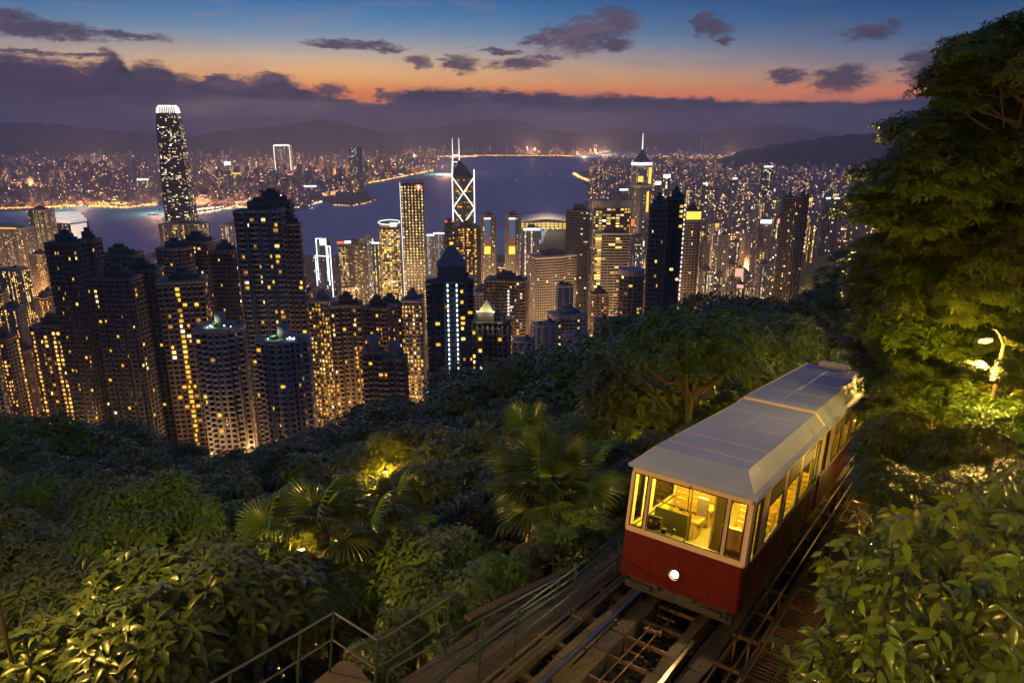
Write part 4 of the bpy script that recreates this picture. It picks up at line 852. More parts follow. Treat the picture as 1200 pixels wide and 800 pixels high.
# boats on the harbour
M['hull'] = mat('hull_paint', (.3, .3, .32), .5)
def boat(px, py, L_, lab, m='orange_light'):
    g = G(px, py); t_ = thing('ferry' if L_ > 30 else 'boat', lab, 'boat', (g.x, g.y, 0), R(rng.uniform(-40, 40)), None)
    mb = MB(); mb.prism([(-L_/2, -L_*.1), (L_*.3, -L_*.12), (L_/2, 0), (L_*.3, L_*.12), (-L_/2, L_*.1)], -.5, L_*.09); mb.build('hull', M['hull'], t_)
    mb = MB(); mb.box(-L_*.35, L_*.2, -L_*.08, L_*.08, L_*.09, L_*.18); mb.build('cabin', M['concrete_pale'], t_)
    mb = MB(); mb.box(-L_*.3, L_*.15, -L_*.085, -L_*.08, L_*.11, L_*.15); mb.box(-.6, .6, -.6, .6, L_*.18, L_*.18+2.2); mb.build('deck_lights', M[m], t_)
for a_ in ((606, 212.5, 40, 'lone small boat in the middle of the open harbour'), (440, 235.5, 36, 'ferry just off the dark point across the harbour'), (366, 245, 34, 'boat with a white lamp off the promenade left of the dark point', 'white_light'), (527, 186, 60, 'ship near the far shore behind the prism masts'),
           (568, 185.5, 60, 'orange-lit ship moored along the far shore, nearest the prism'), (553, 184.8, 70, 'broad lit ship moored along the far shore left of the runway strip'), (645, 205, 30, 'small boat in the right part of the open harbour'), (583, 186.6, 40, 'small lit craft along the far shore under the runway strip'), (180, 252, 46, 'white ferry by the pier left of the tallest skyscraper', 'white_light'), (672, 184.5, 60, 'lit ship at the end of the runway strip', 'gold_light')):
    boat(*a_)
# runway strip and typhoon breakwater
mb = MB(); a_, b_ = G(556, 185), G(672, 185.6); mb.box(a_.x, b_.x, a_.y-60, a_.y+60, -2, 4); mb.build('runway_strip', M['city_floor'], kind='structure')
# white houses on the wooded spur
for i, (px, py) in enumerate(((974, 268), (982, 272), (990, 265), (998, 270))):
    p = P(px, py, 640); z = Hf(p.x, p.y)
    lab = ('lowest left white house', 'second white house', 'highest white house', 'rightmost white house')[i]+' on the dark wooded spur'
    t_ = thing('villa', lab, 'house', (p.x, p.y, z-1), R(15*i)); mb = MB(); mb.box(-4, 4, -4, 4, 0, 10+i % 3*2); mb.box(-6, 1, -3, 3, 0, 6); mb.build('wall', M['concrete_pale'], t_)
    mb = MB(); mb.box(-4.3, 4.3, -4.3, 4.3, 10+i % 3*2, 10.5+i % 3*2); mb.box(-6.3, -4.05, -3.3, 3.3, 6, 6.4); mb.build('roof', M['roof'], t_)
    for zz in (2.5, 6): mb = MB(); mb.box(-3, -1.4, -4.1, -4.02, zz, zz+1.6); mb.build('window', M['glass'], t_); mb = MB(); mb.box(1, 2.6, -4.1, -4.02, zz, zz+1.6); mb.build('window', M['glass'], t_)

# ================================================================== TREES
LM = {'broad': leafmat('leaf_broad', (.018, .048, .004), (.10, .145, .01)), 'olive': leafmat('leaf_olive', (.03, .06, .006), (.14, .17, .014)),
      'palm': leafmat('leaf_palm', (.025, .06, .008), (.065, .105, .014), .2), 'big': leafmat('leaf_big', (.05, .095, .004), (.17, .23, .012), .25, .22)}
M['bark'] = mat('bark', (.035, .024, .014), .9, var=.4, scale=6, bump=.6)
M['dry'] = mat('dry_frond', (.16, .09, .03), .9, var=.4, scale=5)
def rosettes(Cn, D, k, L_, wid, spread, seed, droop=.25):
    """whorls of k folded leaves at points Cn looking along D"""
    g = np.random.default_rng(seed); N = len(Cn); D = D/np.linalg.norm(D, axis=1, keepdims=True)
    A = np.cross(D, g.normal(size=(N, 3))); A /= np.linalg.norm(A, axis=1, keepdims=True); B = np.cross(D, A)
    ph = (np.arange(k)/k*2*np.pi)[None]+g.normal(0, .25, (N, k)); el_ = R(spread)+g.normal(0, .22, (N, k))
    dr = (A[:, None]*np.cos(ph)[..., None]+B[:, None]*np.sin(ph)[..., None])*np.cos(el_)[..., None]+D[:, None]*np.sin(el_)[..., None]
    dr[..., 2] -= droop*.5; dr /= np.linalg.norm(dr, axis=-1, keepdims=True)
    side = np.cross(dr, D[:, None]+1e-3); side /= np.linalg.norm(side, axis=-1, keepdims=True); up = np.cross(side, dr)
    l_ = L_*g.uniform(.65, 1.25, (N, k, 1)); base = Cn[:, None]+dr*l_*.08
    mid = base+dr*l_*.5+up*l_*.05; tip = base+dr*l_+np.array([0, 0, -1])*l_*droop; sd = side*l_*wid*.5
    V = np.stack([base, mid+sd+up*l_*.05, tip, mid-sd+up*l_*.05, mid-up*l_*.02], 2).reshape(-1, 3)
    n_ = N*k; i = np.arange(n_)[:, None]*5
    return V, np.concatenate([i+np.array([[0, 4, 1]]), i+np.array([[4, 2, 1]]), i+np.array([[0, 3, 4]]), i+np.array([[4, 3, 2]])], 0)
def crown(seed, nl, ncl, k, L_, wid, flat=.75, m='broad', spread=22, lr=.42):
    g = np.random.default_rng(seed); lobes = []
    for i in range(nl):
        a = g.uniform(0, 2*np.pi); rr = math.sqrt(g.random())*.72; lobes.append((rr*math.cos(a), rr*math.sin(a), g.uniform(-.35, .6)*(1-rr*.5)*flat, lr*g.uniform(.6, 1.1)))
    Cn = []; D = []; pr = np.array([l_[3]**2 for l_ in lobes]); pr /= pr.sum()
    li = g.choice(nl, ncl, p=pr)
    u = g.normal(size=(ncl, 3)); u /= np.linalg.norm(u, axis=1, keepdims=True); u[:, 2] = np.where(u[:, 2] < -.2, -u[:, 2]*.6, u[:, 2])
    lb = np.array(lobes)[li]; rad = lb[:, 3:4]*(.62+.42*g.random((ncl, 1))**.6)
    Cn = lb[:, :3]+u*rad*np.array([1, 1, .72]); D = u*.6+np.array([0, 0, .65])
    V, Fc = rosettes(Cn, D, k, L_, wid, spread, seed+5)
    me = np_mesh('crown', V, Fc, LM[m], smooth=False)
    mb = MB(); mb.tube([(0, 0, -.72), (.0, .02, -.3)], [.05, .04], 7)
    for (x, y, z, r) in lobes:
        m1 = Vector((x*.45, y*.45, -.35+z*.4)); mb.tube([(0, 0, -.65+.3*g.random()), m1, (x, y, z-.05)], [.04, .026, .012], 5, False)
        for _ in range(2): v = Vector((g.normal(), g.normal(), g.random())).normalized()*r*.85; mb.tube([(x, y, z-.05), (x+v.x, y+v.y, z+v.z*.8)], [.012, .005], 4, False)
    return me, mb.mesh('branches', M['bark'])
VN = [crown(s, 17, 900, 7, .125, .33, .8, 'broad') for s in (1, 2, 3)]+[crown(s, 18, 850, 7, .12, .31, .7, 'olive', 12) for s in (4, 5)]
VX = [crown(s, 20, 1150, 7, .11, .34, .9, 'broad', 18, .33) for s in (21, 22)]+[crown(s, 20, 1100, 7, .10, .30, .85, 'olive', 12, .33) for s in (23, 24)]      # near: radius about 1 before scaling
VF = [crown(s, 14, 650, 6, .12, .40, .85, 'broad') for s in (11, 12, 13)]+[crown(15, 15, 650, 6, .12, .38, .85, 'olive')]
VB = [crown(s, 10, 230, 7, .25, .32, .85, ['broad', 'olive'][s % 2], 20, .45) for s in (31, 32, 33, 34)]
NT_ = 0
mb = MB(); TK = [(0, 0, 0, 1.5), (.5, .3, .12, 1.2), (.9, .2, .35, 1.05), (-.3, .5, .65, .9), (0, 0, 1, .75)]
for (x, y, z, r) in TK: mb.v += [(x+r*math.cos(2*math.pi*i/9), y+r*math.sin(2*math.pi*i/9), z) for i in range(9)]
for k in range(4):
    for i in range(9): mb.f.append((k*9+i, k*9+(i+1) % 9, k*9+9+(i+1) % 9, k*9+9+i))
TRK = mb.mesh('trunk', M['bark'], True)
def tree(name, label, x, y, ztop, r, var, group=None, hs=1., tilt=0.):
    """a tree whose crown of radius r tops out at ztop"""
    global NT_
    me, tr = var; z0 = Hf(x, y); zc = ztop-r*.75*hs
    t_ = thing(name, label, 'tree', (x, y, z0-.3), 0, group); rz = rng.uniform(0, 6.28)
    c = obj('crown', me, t_, kind='stuff', loc=(0, 0, zc-z0+.3), rz=rz); c.scale = (r, r*rng.uniform(.9, 1.1), r*hs)
    br = obj('branches', tr, t_, loc=(0, 0, zc-z0+.3), rz=rz); br.scale = (r, r, r)
    ht = zc-z0+.3-.7*r
    if ht > .5: k = obj('trunk', TRK, t_, rz=rz); k.scale = (.055*r, .055*r, ht)
    NT_ += 1
    return t_
def side_b(x, y): return (x-TO.x)*.8312-(y-TO.y)*.556
def at_top(px, py, d): return P(px, py, d)
trees = []
def can_y(px, y):  # photo row that the canopy's top should reach for the tree at distance y along the column px: follows the slope
    return None
y = 13.2
while y < 200:
    sp = 3.5+y*.078; r0 = sp*.66; x = -.76*y-6-rng.random()*sp; xlim = .62*y+6
    while x < xlim:
        xx, yy = x+rng.normal(0, sp*.16), y+rng.normal(0, sp*.16); r = r0*rng.uniform(.8, 1.25); x += sp
        b = side_b(xx, yy)
        if abs(b) < r*.85+(2.6 if b > 0 else 3.1) and yy < 75: continue
        if b > 0 and yy < 34: continue
        g0 = Hf(xx, yy); hgt = rng.uniform(5.2, 10.5)+r*.25; ztop = g0+hgt
        px = 600+F*xx/(yy*cth-(ztop-CAMZ)*sth)
        py = 400-F*((ztop-CAMZ)*cth+yy*sth)/(yy*cth-(ztop-CAMZ)*sth)
        # keep clear what the photograph shows over the trees
        lim = float(np.interp(px, [-50, 60, 120, 200, 230, 300, 360, 420, 500, 560, 620, 700, 760, 800, 840, 870, 940, 1000, 1040], [492, 486, 500, 520, 540, 520, 500, 478, 462, 432, 402, 392, 345, 322, 322, 345, 345, 320, 280]))
        lim += abs(rng.normal(0, 7))
        if yy < 45: lim = max(lim, float(np.interp(yy, [13, 20, 30, 45], [640, 560, 505, 460])) if px < 760 else lim)
        if py < lim:
            zt2 = CAMZ-yy*math.tan(PITCH-math.atan((400-lim)/F)); hgt = zt2-g0; ztop = zt2
            if hgt < 2.: continue
            r = min(r, hgt*.62)
        if px < -90 or px > 1110: continue
        if any(math.hypot(px-qx, (py+r*F/yy*.5)-qy) < qr+r*F/yy*.75 and yy < qd+.5 and py < qy+qr*.55 for qx, qy, qr, qd in ((646, 575, 92, 20), (378, 585, 22, 17.6), (322, 610, 12, 16.6), (462, 565, 22, 18.6), (700, 535, 12, 23))): continue
        trees.append((xx, yy, ztop, r, px, py))
    y += sp*.82
marks = [((-60, 520), 'the black knoll'), ((150, 560), 'the dark slabs'), ((80, 700), 'the lower left corner'), ((390, 690), 'the railing corner'), ((380, 600), 'the upright fan fronds'),
         ((655, 590), 'the big fan palm'), ((560, 440), 'the gold pyramid tower'), ((470, 470), 'the slim tower'), ((330, 520), 'the roof-garden towers'), ((810, 400), 'the dotted dark tower'), ((760, 500), 'the tram roof'), ((930, 400), 'the far end of the tram'), ((900, 340), 'the wooded spur')]
used = {}
def tree_label(px, py, r, yy, z):
    (mx_, my_), nm = min(marks, key=lambda k: (k[0][0]-px)**2+(k[0][1]-py)**2*2)
    dx, dy = px-mx_, py-my_
    rel = ('above and left of ' if dx < 0 else 'above and right of ') if dy < -25 else (('below and left of ' if dx < 0 else 'below and right of ') if dy > 25 else ('just left of ' if dx < 0 else 'just right of '))
    size = 'large' if r > 3.4 else ('mid-sized' if r > 2.4 else 'small')
    base = '%s leafy tree %s%s' % (size, rel, nm)
    used.setdefault(base, []).append((px, py)); return base
pend = []
for (x, yy, zt, r, px, py) in trees:
    near = yy < 48
    var = VX[int(rng.integers(4))] if yy < 27 else VN[int(rng.integers(5))] if near else VF[int(rng.integers(4))]
    lb = tree_label(px, py, r, yy, zt)
    o = tree('leafy_tree', lb, x, yy, zt, r*(1.12 if near else 1.2), var, None, hs=rng.uniform(.8, 1.05)); pend.append((o, lb, px, py))
by = {}
for o, lb, px, py in pend: by.setdefault(lb, []).append((px, py, o))
for lb, L in by.items():
    if len(L) > 1:
        L.sort(key=lambda k_: k_[0]); od = ['leftmost', 'second', 'third', 'fourth', 'fifth', 'sixth', 'seventh', 'eighth', 'ninth', 'tenth', 'eleventh', 'twelfth', 'thirteenth', 'fourteenth', 'fifteenth', 'sixteenth', 'seventeenth', 'eighteenth', 'nineteenth', 'twentieth']
        for i_, (_, _, o) in enumerate(L):
            o['group'] = lb.replace('tree', 'trees', 1)
            if i_ < 20: o['label'] = (od[i_] if i_ == 0 else od[i_]+' from left,')+' '+lb
# the bank of trees to the right of the track
edge_x = lambda py: float(np.interp(py, [20, 60, 100, 140, 180, 215, 250, 300, 360, 420, 470, 520, 560, 620], [1215, 1150, 1118, 1095, 1068, 1040, 1040, 1030, 1030, 1035, 1050, 1050, 1045, 1050]))
BT = []
for (px, py, d, lb) in ((1050, 330, 19, 'slim leaning tree whose yellow-green leaves overhang the tail of the tram'), (1120, 190, 18.5, 'tall tree with dark layered leaves jutting left against the sky, left of the topmost one'), (1205, 90, 18, 'topmost dark tree in the right corner against the sky'),
                        (1085, 450, 20, 'bushy tree between the tram and the street lamps'), (1165, 300, 18.5, 'broad yellow-green tree above the bright street lamp'), (1215, 420, 17, 'tree at the right border beside the bright street lamp'),
                        (1060, 550, 14.5, 'low tree beside the grating behind the big-leaved shrub'), (1160, 560, 12, 'leafy tree directly above the big-leaved shrub')):
    p = P(px, py, d); x_, y_ = p.x, p.y; b_ = side_b(x_, y_); need = 3.6 if d > 13 else 2.9
    if b_ < need: x_ += (need-b_)*.8312; y_ -= (need-b_)*.556
    z0 = Hf(x_, y_)-.3; t_ = thing('leafy_tree', lb, 'tree', (x_, y_, z0)); top = Vector((p.x-x_, p.y-y_, p.z-z0)); bend = top*.5+Vector((.25, .1, 0)); bend.x = top.x*.3
    mb = MB(); mb.tube([(0, 0, 0), (.05, 0, top.z*.2), tuple(bend), tuple(top)], [.17, .14, .1, .04], 8); mb.build('trunk', M['bark'], t_, smooth=True); BT.append((t_, px, py, top, bend))
k = 0; py = 62.
def clump(px, py, d, r):
    p = P(px, py, d+r*.3); t_, _, _, top, bend = min(BT, key=lambda q_: (q_[1]-px)**2+((q_[2]-py)*(1. if py > q_[2]-20 else 1.6))**2); c = p-t_.location
    o = obj('crown', VN[int(rng.integers(5))][0], t_, kind='stuff', loc=c, rz=rng.uniform(0, 6.28)); o.scale = (r*1.12, r*1.12, r*.9)
    zf = min(max(c.z-r*1.2, top.z*.25), top.z*.97); a0 = bend.lerp(top, (zf-bend.z)/(top.z-bend.z)) if zf > bend.z else bend*(zf/bend.z)
    mb = MB(); mb.tube([tuple(a0), tuple(a0.lerp(c, .5)-Vector((0, 0, .1*r))), tuple(c)], [.045, .028, .01], 6, False)
    for q_ in range(5): v = Vector(rng.normal(size=3)); v.normalize(); v *= r*.5; mb.tube([tuple(a0.lerp(c, .8)), tuple(c+v)], [.014, .004], 4, False)
    mb.build('limb', M['bark'], t_)
while py < 625:
    px = edge_x(py)+rng.uniform(-8, 30); first = True
    while px < 1235:
        d = rng.uniform(16.8, 20)+max(0, (1080-px))*.03 if py < 500 else rng.uniform(13.2, 15.5); r = rng.uniform(.55, 1.) if first else rng.uniform(1.1, 1.6)
        if 1120 < px < 1195 and 370 < py < 450: d = max(d, 18.5)
        if py > 560: d = rng.uniform(9.5, 12.5); r *= .6
        p = P(px, py, d)
        if py < 440 or side_b(p.x, p.y) > r+1.75: clump(px, py, d, r); k += 1
        px += r*F/d*rng.uniform(.8, 1.05); first = False
    py += 33 if py < 500 else 30
py = 112.
while py < 560:
    px = edge_x(py)+rng.uniform(38, 60)
    while px < 1250:
        if not (1105 < px < 1190 and 360 < py < 440): clump(px, py+rng.normal(0, 8), rng.uniform(20.5, 23), rng.uniform(1.7, 2.3)); k += 1
        px += rng.uniform(62, 84)
    py += 48
for (px, py, d, r) in ((1212, 44, 18, 1.2), (1188, 72, 18.5, 1.1), (1222, 84, 18, 1.4), (1160, 96, 18.5, 1.), (1200, 112, 19, 1.4)): clump(px, py, d, r)
for (px, py, d, r) in ((1062, 500, 17, 1.), (1092, 478, 16.5, 1.1), (1130, 486, 15.5, 1.2), (1175, 478, 15, 1.2), (1210, 500, 14, 1.2), (1068, 528, 15.5, .9), (1100, 525, 14.5, 1.), (1140, 535, 13.5, 1.1), (1182, 540, 12.5, 1.), (1060, 560, 14, .75), (1088, 568, 12.5, .8), (1122, 580, 11.5, .8), (1160, 590, 10.5, .8), (1200, 580, 10, .8),
                       (1056, 590, 13, .6), (1080, 615, 11, .6), (1048, 452, 20, .95), (1042, 485, 19, .8), (1050, 540, 16.5, .7), (1100, 445, 17.5, 1.), (1085, 425, 19, 1.), (1196, 432, 13.6, .42), (1178, 446, 13.8, .4), (1205, 405, 13.8, .4), (1120, 418, 16.2, .5), (1140, 432, 14.2, .3), (1210, 455, 15, 1.), (1190, 350, 16, 1.), (1100, 380, 18, 1.), (1070, 395, 18.5, .9)): clump(px, py, d, r)
for (px, py, d, r) in ((1088, 160, 17, .5), (1062, 190, 17, .5), (1020, 222, 17, .42), (1036, 240, 17, .5), (1005, 235, 17, .3), (1130, 70, 17, .55), (1108, 112, 17, .5), (1022, 425, 22, .8), (1040, 455, 21, .9), (1030, 480, 21, .6), (1050, 400, 20.5, 1.), (1012, 330, 19, .5), (1015, 370, 20, .6), (1008, 405, 21, .55), (1022, 290, 19, .55)): clump(px, py, d, r)
# a far wood on the spur and slopes, too far to tell one tree from the next
pts_ = []
for _ in range(24000):
    px = rng.uniform(-60, 1160); d = rng.uniform(150, 1500); x = (px-600)/F*d
    if px < 760 and d > 330: continue
    if d > 330 and (x-.40*(d-600) < 30): continue
    if px < 740 and d < 260 and rng.random() < .6: continue
    pts_.append((x, d, Hf(x, d)+rng.uniform(0, 2.)))
pts_ = np.array(pts_); g_ = np.random.default_rng(3)
Cn = np.repeat(pts_, 9, 0)+g_.normal(size=(len(pts_)*9, 3))*np.array([2.6, 2.6, 1.3])+np.array([0, 0, 1.5]); Dn = g_.normal(size=Cn.shape)*.6+np.array([0, 0, 1.])
V, Fc = rosettes(Cn, Dn, 4, 1.9, .55, 15, 9); obj('distant_woodland', np_mesh('distant_woodland', V, Fc, LM['broad']), kind='stuff')
# undergrowth between the trunks
pts_ = []
for _ in range(5200):
    yy = rng.uniform(8, 62); x = rng.uniform(-.75*yy-4, .75*yy+4); b = side_b(x, yy)
    if (-2.6 if yy > 12 else -4.2) < b < 2.7: continue
    pts_.append((x, yy, Hf(x, yy)+rng.uniform(0, .7)))
pts_ = np.array(pts_); Cn = np.repeat(pts_, 4, 0)+g_.normal(size=(len(pts_)*4, 3))*np.array([.4, .4, .2]); Dn = g_.normal(size=Cn.shape)*.5+np.array([0, 0, 1.])
V, Fc = rosettes(Cn, Dn, 6, .34, .3, 25, 10); obj('undergrowth', np_mesh('undergrowth', V, Fc, LM['broad']), kind='stuff')

for i in range(22):
    a = 6.5+i*1.9; b = -3.3-rng.uniform(0, 1.3); w_ = T(b, a, 0); r = rng.uniform(1., 1.5); zt = T(b, a, -2.2-rng.uniform(0, .8)).z
    tree('trackside_bush', 'leafy bush against the left side of the track, %s' % (['first', 'second', 'third', 'fourth', 'fifth', 'sixth', 'seventh', 'eighth', 'ninth', 'tenth', 'eleventh', 'twelfth', 'thirteenth', 'fourteenth', 'fifteenth', 'sixteenth', 'seventeenth', 'eighteenth', 'nineteenth', 'twentieth', 'twenty-first', 'last'][i]+' from the tram front'), w_.x, w_.y, zt+.3, r, VB[i % 4], 'bushes along the track', hs=.9)
for i, (px, py, d, r) in enumerate(((300, 690, 15.2, 1.5), (345, 665, 15.8, 1.3), (392, 668, 15.6, 1.2), (432, 652, 16.5, 1.3), (478, 640, 17, 1.3), (520, 622, 18, 1.4), (560, 660, 16.2, 1.1), (500, 672, 15., 1.), (415, 640, 18.5, 1.3), (275, 650, 17, 1.5), (590, 640, 17.8, 1.), (610, 668, 16., .8))):
    p = P(px, py, d); z0 = Hf(p.x, p.y); lb = ['at the far left', 'second from left', 'third from left', 'fourth from left', 'fifth from left', 'sixth from left', 'nearest the slanting board', 'above the pipe railing', 'behind the upright fronds', 'left of the flat fronds', 'left of the big palm trunk', 'under the big fan palm'][i]
    tree('broadleaf_bush', 'whorl-leaved bush hiding the fan palm trunks, %s' % lb, p.x, p.y, p.z, r, VB[i % 4], 'bushes round the fan palms', hs=1.)
for i in range(7):
    a = -4.2+i*1.25; b = -3.55-rng.uniform(0, .3); w_ = T(b, a, -2.75+rng.uniform(-.15, .1)); tree('broadleaf_bush', 'small bush crowding the outer edge of the boardwalk, %s' % ['nearest', 'second', 'third', 'fourth', 'fifth', 'sixth', 'farthest'][i], w_.x, w_.y, w_.z, rng.uniform(.5, .7), VB[i % 4], 'bushes at the boardwalk edge', hs=.9)
# --- fan palms
def frond_mesh(seed, L_, pet, nray=26, sweep=118, droop=.35, m='palm'):
    g = np.random.default_rng(seed); mb = MB(); mb.tube([(0, 0, 0), (pet*.5, 0, .05), (pet, 0, 0)], [.022, .016, .012], 4)
    hub = Vector((pet, 0, 0))
    for i in range(nray):
        a0 = R(-sweep+2*sweep*i/nray); a1 = R(-sweep+2*sweep*(i+1)/nray); am = (a0+a1)/2; l_ = L_*(.72+.28*math.cos(am*.75))*g.uniform(.92, 1.05)
        def pt(a, f, up): 
            d = Vector((math.cos(a), math.sin(a), 0))*l_*f; z = -droop*l_*(f**2.2)*(.6+.4*abs(math.sin(a)))+up; return hub+d+Vector((0, 0, z+.10*l_*abs(math.sin(a))*f))
        zz = .02*L_
        k = len(mb.v); mb.v += [tuple(hub), tuple(pt(a0, .52, -zz)), tuple(pt(am, .55, zz)), tuple(pt(a1, .52, -zz)), tuple(pt(am, .8, zz*.3)), tuple(pt(am-.012, 1., -.12*l_)), tuple(pt(a0*.6+am*.4, .78, -zz)), tuple(pt(a1*.6+am*.4, .78, -zz))]
        mb.f += [(k, k+1, k+2), (k, k+2, k+3), (k+1, k+6, k+2), (k+2, k+7, k+3), (k+2, k+6, k+4), (k+2, k+4, k+7), (k+6, k+5, k+4), (k+4, k+5, k+7)]
    return mb.mesh('frond', LM[m] if m in LM else M[m])
FR = [frond_mesh(1, 1., .9), frond_mesh(2, .95, 1.05, 24, 105, .2), frond_mesh(3, 1., .8, 28, 125, .5)]; FD = frond_mesh(4, .9, .7, 20, 90, .7, 'dry')
def fan_palm(label, x, y, zc, n_up, s=1., dead=5, lean=(0, 0), only=None, trunk=True):
    z0 = Hf(x, y); t_ = thing('fan_palm', label, 'palm tree', (x, y, z0-.2)); hz = zc-z0+.2
    mb = MB(); hgt = 0
    mb.tube([(0, 0, 0), (.05, .02, hz*.5), (0, 0, hz)], [.2*s, .16*s, .17*s], 9)
    for i in range(int(hz/.16)): a = i*2.4; z = i*.16; mb.tube([(.15*s*math.cos(a), .15*s*math.sin(a), z), (.23*s*math.cos(a), .23*s*math.sin(a), z+.22)], [.03, .012], 4)
    mb.build('trunk', M['bark'], t_)
    for i in range(n_up+dead):
        if i < n_up:
            a = i*2.399; el_ = R(np.interp(i/max(1, n_up-1), [0, 1], [78, -12])+rng.normal(0, 6)); me = FR[int(rng.integers(3))]
        else: a = rng.uniform(0, 6.28); el_ = R(rng.uniform(-75, -50)); me = FD
        if only is not None: a = R(only[0]+rng.uniform(-1, 1)*only[1])
        f = obj('frond' if i < n_up else 'dead_frond', me, t_, loc=(0, 0, hz), label=None if i < n_up else 'dry brown frond hanging against the trunk'); f.rotation_euler = (rng.normal(0, .25), -el_, a); f.scale = (s*rng.uniform(.85, 1.1),)*3
    return t_
p = P(646, 584, 19); fan_palm('big fan palm with a full round head and a dry brown skirt beside the track', p.x, p.y, p.z, 26, 1.15, 9)
for (px, py, d, n_, s, lb) in ((378, 625, 17.5, 8, 1.05, 'fan palm with tall upright fronds left of the big fan palm'), (322, 640, 16.5, 5, .9, 'low fan palm with fronds spread flat at the far left of the fan palms'), (462, 600, 18.5, 7, .85, 'young fan palm with two upright fans, left of the big fan palm'),
                            (430, 625, 17.5, 5, .75, 'small half hidden fan palm beside the young upright one'), (700, 560, 23, 7, .8, 'fan palm close to the left side of the tram'), (620, 520, 24, 8, .9, 'fan palm just behind and above the big fan palm')):
    p = P(px, py, d); fan_palm(lb, p.x, p.y, p.z, n_, s, 0)

# --- big-leaved shrub in the near right corner
def big_leaf(seed, droop):
    g = np.random.default_rng(seed); n_ = 6; mb = MB()
    wd = [0, .125, .18, .17, .12, .055, 0]
    for i in range(n_+1):
        u = i/n_; w = wd[i]; z = -droop*u*u+.03*math.sin(u*9+seed); fl_ = .05
        mb.v += [(u, -w, z+fl_*w*4+.02*math.sin(i*2.1+seed)), (u, 0, z-.01), (u, w, z+fl_*w*4+.02*math.cos(i*1.7+seed))]
    for i in range(n_):
        a = i*3; b_ = a+3; mb.f += [(a, b_, b_+1, a+1), (a+1, b_+1, b_+2, a+2)]
    return mb.mesh('leaf', LM['big'], True)
BL = [big_leaf(1, .28), big_leaf(2, .12), big_leaf(3, .45)]
p = P(1120, 790, 4.6); zb = Hf(p.x, p.y+.8)
sh = thing('large_leaved_shrub', 'shrub of big glossy yellow-green leaves filling the near right corner beside the grating', 'shrub', (p.x, p.y+.8, zb))
poly = [(1215, 545), (1150, 585), (1080, 600), (1010, 618), (975, 650), (945, 690), (965, 725), (925, 765), (940, 815), (1215, 815)]
mb = MB(); root = Vector((0, 0, 0)); cnt = 0; rest = []; tips = []
while len(tips) < 300:
    px, py = rng.uniform(920, 1215), rng.uniform(545, 815)
    if not inpoly(px, py, poly): continue
    d = rng.uniform(3.7, 5.0)+(815-py)*.004+(.8 if len(tips) > 130 else 0); tips.append((px, py, d))
tips.sort(key=lambda q_: q_[2])
for ti, (px, py, d) in enumerate(tips):
    q0 = P(px, py, d)-sh.location; dr = Vector((-.75+.5*rng.normal(), -.35+.4*rng.normal(), -.05+.35*rng.normal())).normalized(); L_ = rng.uniform(.2, .34)
    s0 = q0-dr*L_+Vector((.0, .1, -.05)); mb.tube([s0+Vector((.1, .2, -.25)), s0, q0], [.007, .005, .002], 4, False)
    nl = 6
    for i in range(nl):
        f = (i+1)/nl; pos = s0.lerp(q0, f); sd = 1 if i % 2 else -1
        ld = (dr*(.55 if i < nl-1 else 1.)+dr.cross(Vector((0, 0, 1))).normalized()*sd*(.85 if i < nl-1 else 0)+Vector((0, 0, rng.uniform(-.35, .1)))).normalized()
        up = (Vector((-.1, -.35, 1.))+Vector(rng.normal(size=3)*.42)).normalized(); yv = up.cross(ld).normalized(); zv = ld.cross(yv); s_ = rng.uniform(.095, .19)
        mt = Matrix(((ld.x*s_, yv.x*s_, zv.x*s_, pos.x), (ld.y*s_, yv.y*s_, zv.y*s_, pos.y), (ld.z*s_, yv.z*s_, zv.z*s_, pos.z), (0, 0, 0, 1)))
        if cnt < 298: o = obj('leaf', BL[int(rng.integers(3))], sh); o.matrix_local = mt; cnt += 1
        else: rest.append((int(rng.integers(3)), mt))
mb2 = MB()
for k_, mt in rest:
    me = BL[k_]; mb2.add([tuple(mt @ v.co) for v in me.vertices], [tuple(f.vertices) for f in me.polygons])
mb2.build('inner_leaves', LM['big'], sh, kind='stuff', smooth=True)
for i in range(9):
    e = P(rng.uniform(980, 1200), rng.uniform(620, 780), rng.uniform(4.6, 5.6))-sh.location; mb.tube([root, e*.5+Vector((.1, .1, -.1)), e], [.022, .013, .006], 5, False)
mb.build('stem', M['bark'], sh)

# ================================================================== THE TRACK
M['conc'] = mat('old_concrete', (.07, .052, .032), .9, var=.5, scale=3, bump=.7, bscale=14)
M['rail'] = mat('rail_steel', (.16, .15, .16), .32, .9, var=.4, scale=5)
M['rail_bright'] = mat('worn_steel', (.35, .27, .18), .28, .95, var=.2, scale=6)
M['rust'] = mat('rusty_steel', (.13, .075, .045), .75, .3, var=.5, scale=8, bump=.4)
M['timber'] = mat('timber', (.05, .036, .024), .8, var=.45, scale=5, bump=.6, bscale=22)
M['pipe'] = mat('galvanised_pipe', (.04, .044, .06), .42, .7, var=.3, scale=7)
M['green_pipe'] = mat('green_pipe', (.015, .045, .022), .5, var=.3, scale=5)
M['grate'] = mat('dark_grating', (.07, .065, .07), .6, .5, var=.4, scale=5)
M['gravel'] = mat('track_bed', (.03, .025, .018), .95, var=.6, scale=9, bump=.9, bscale=30)
def rosettes_flat(Pn):
    V = []; Fc = []
    for i, (x, y, z) in enumerate(Pn):
        a = rng.uniform(0, 6.28); c, d = math.cos(a)*.045, math.sin(a)*.045; V += [(x-c, y-d, z), (x-d*.35, y+c*.35, z+.012), (x+c, y+d, z+.004), (x+d*.35, y-c*.35, z+.012)]; Fc.append((4*i, 4*i+1, 4*i+2, 4*i+3))
    return V, Fc
def tthing(name, label, cat, b=0, a=0, c=0, group=None):
    t_ = thing(name, label, cat, group=group); t_.matrix_world = TM @ Matrix.Translation((b, a, c)); return t_
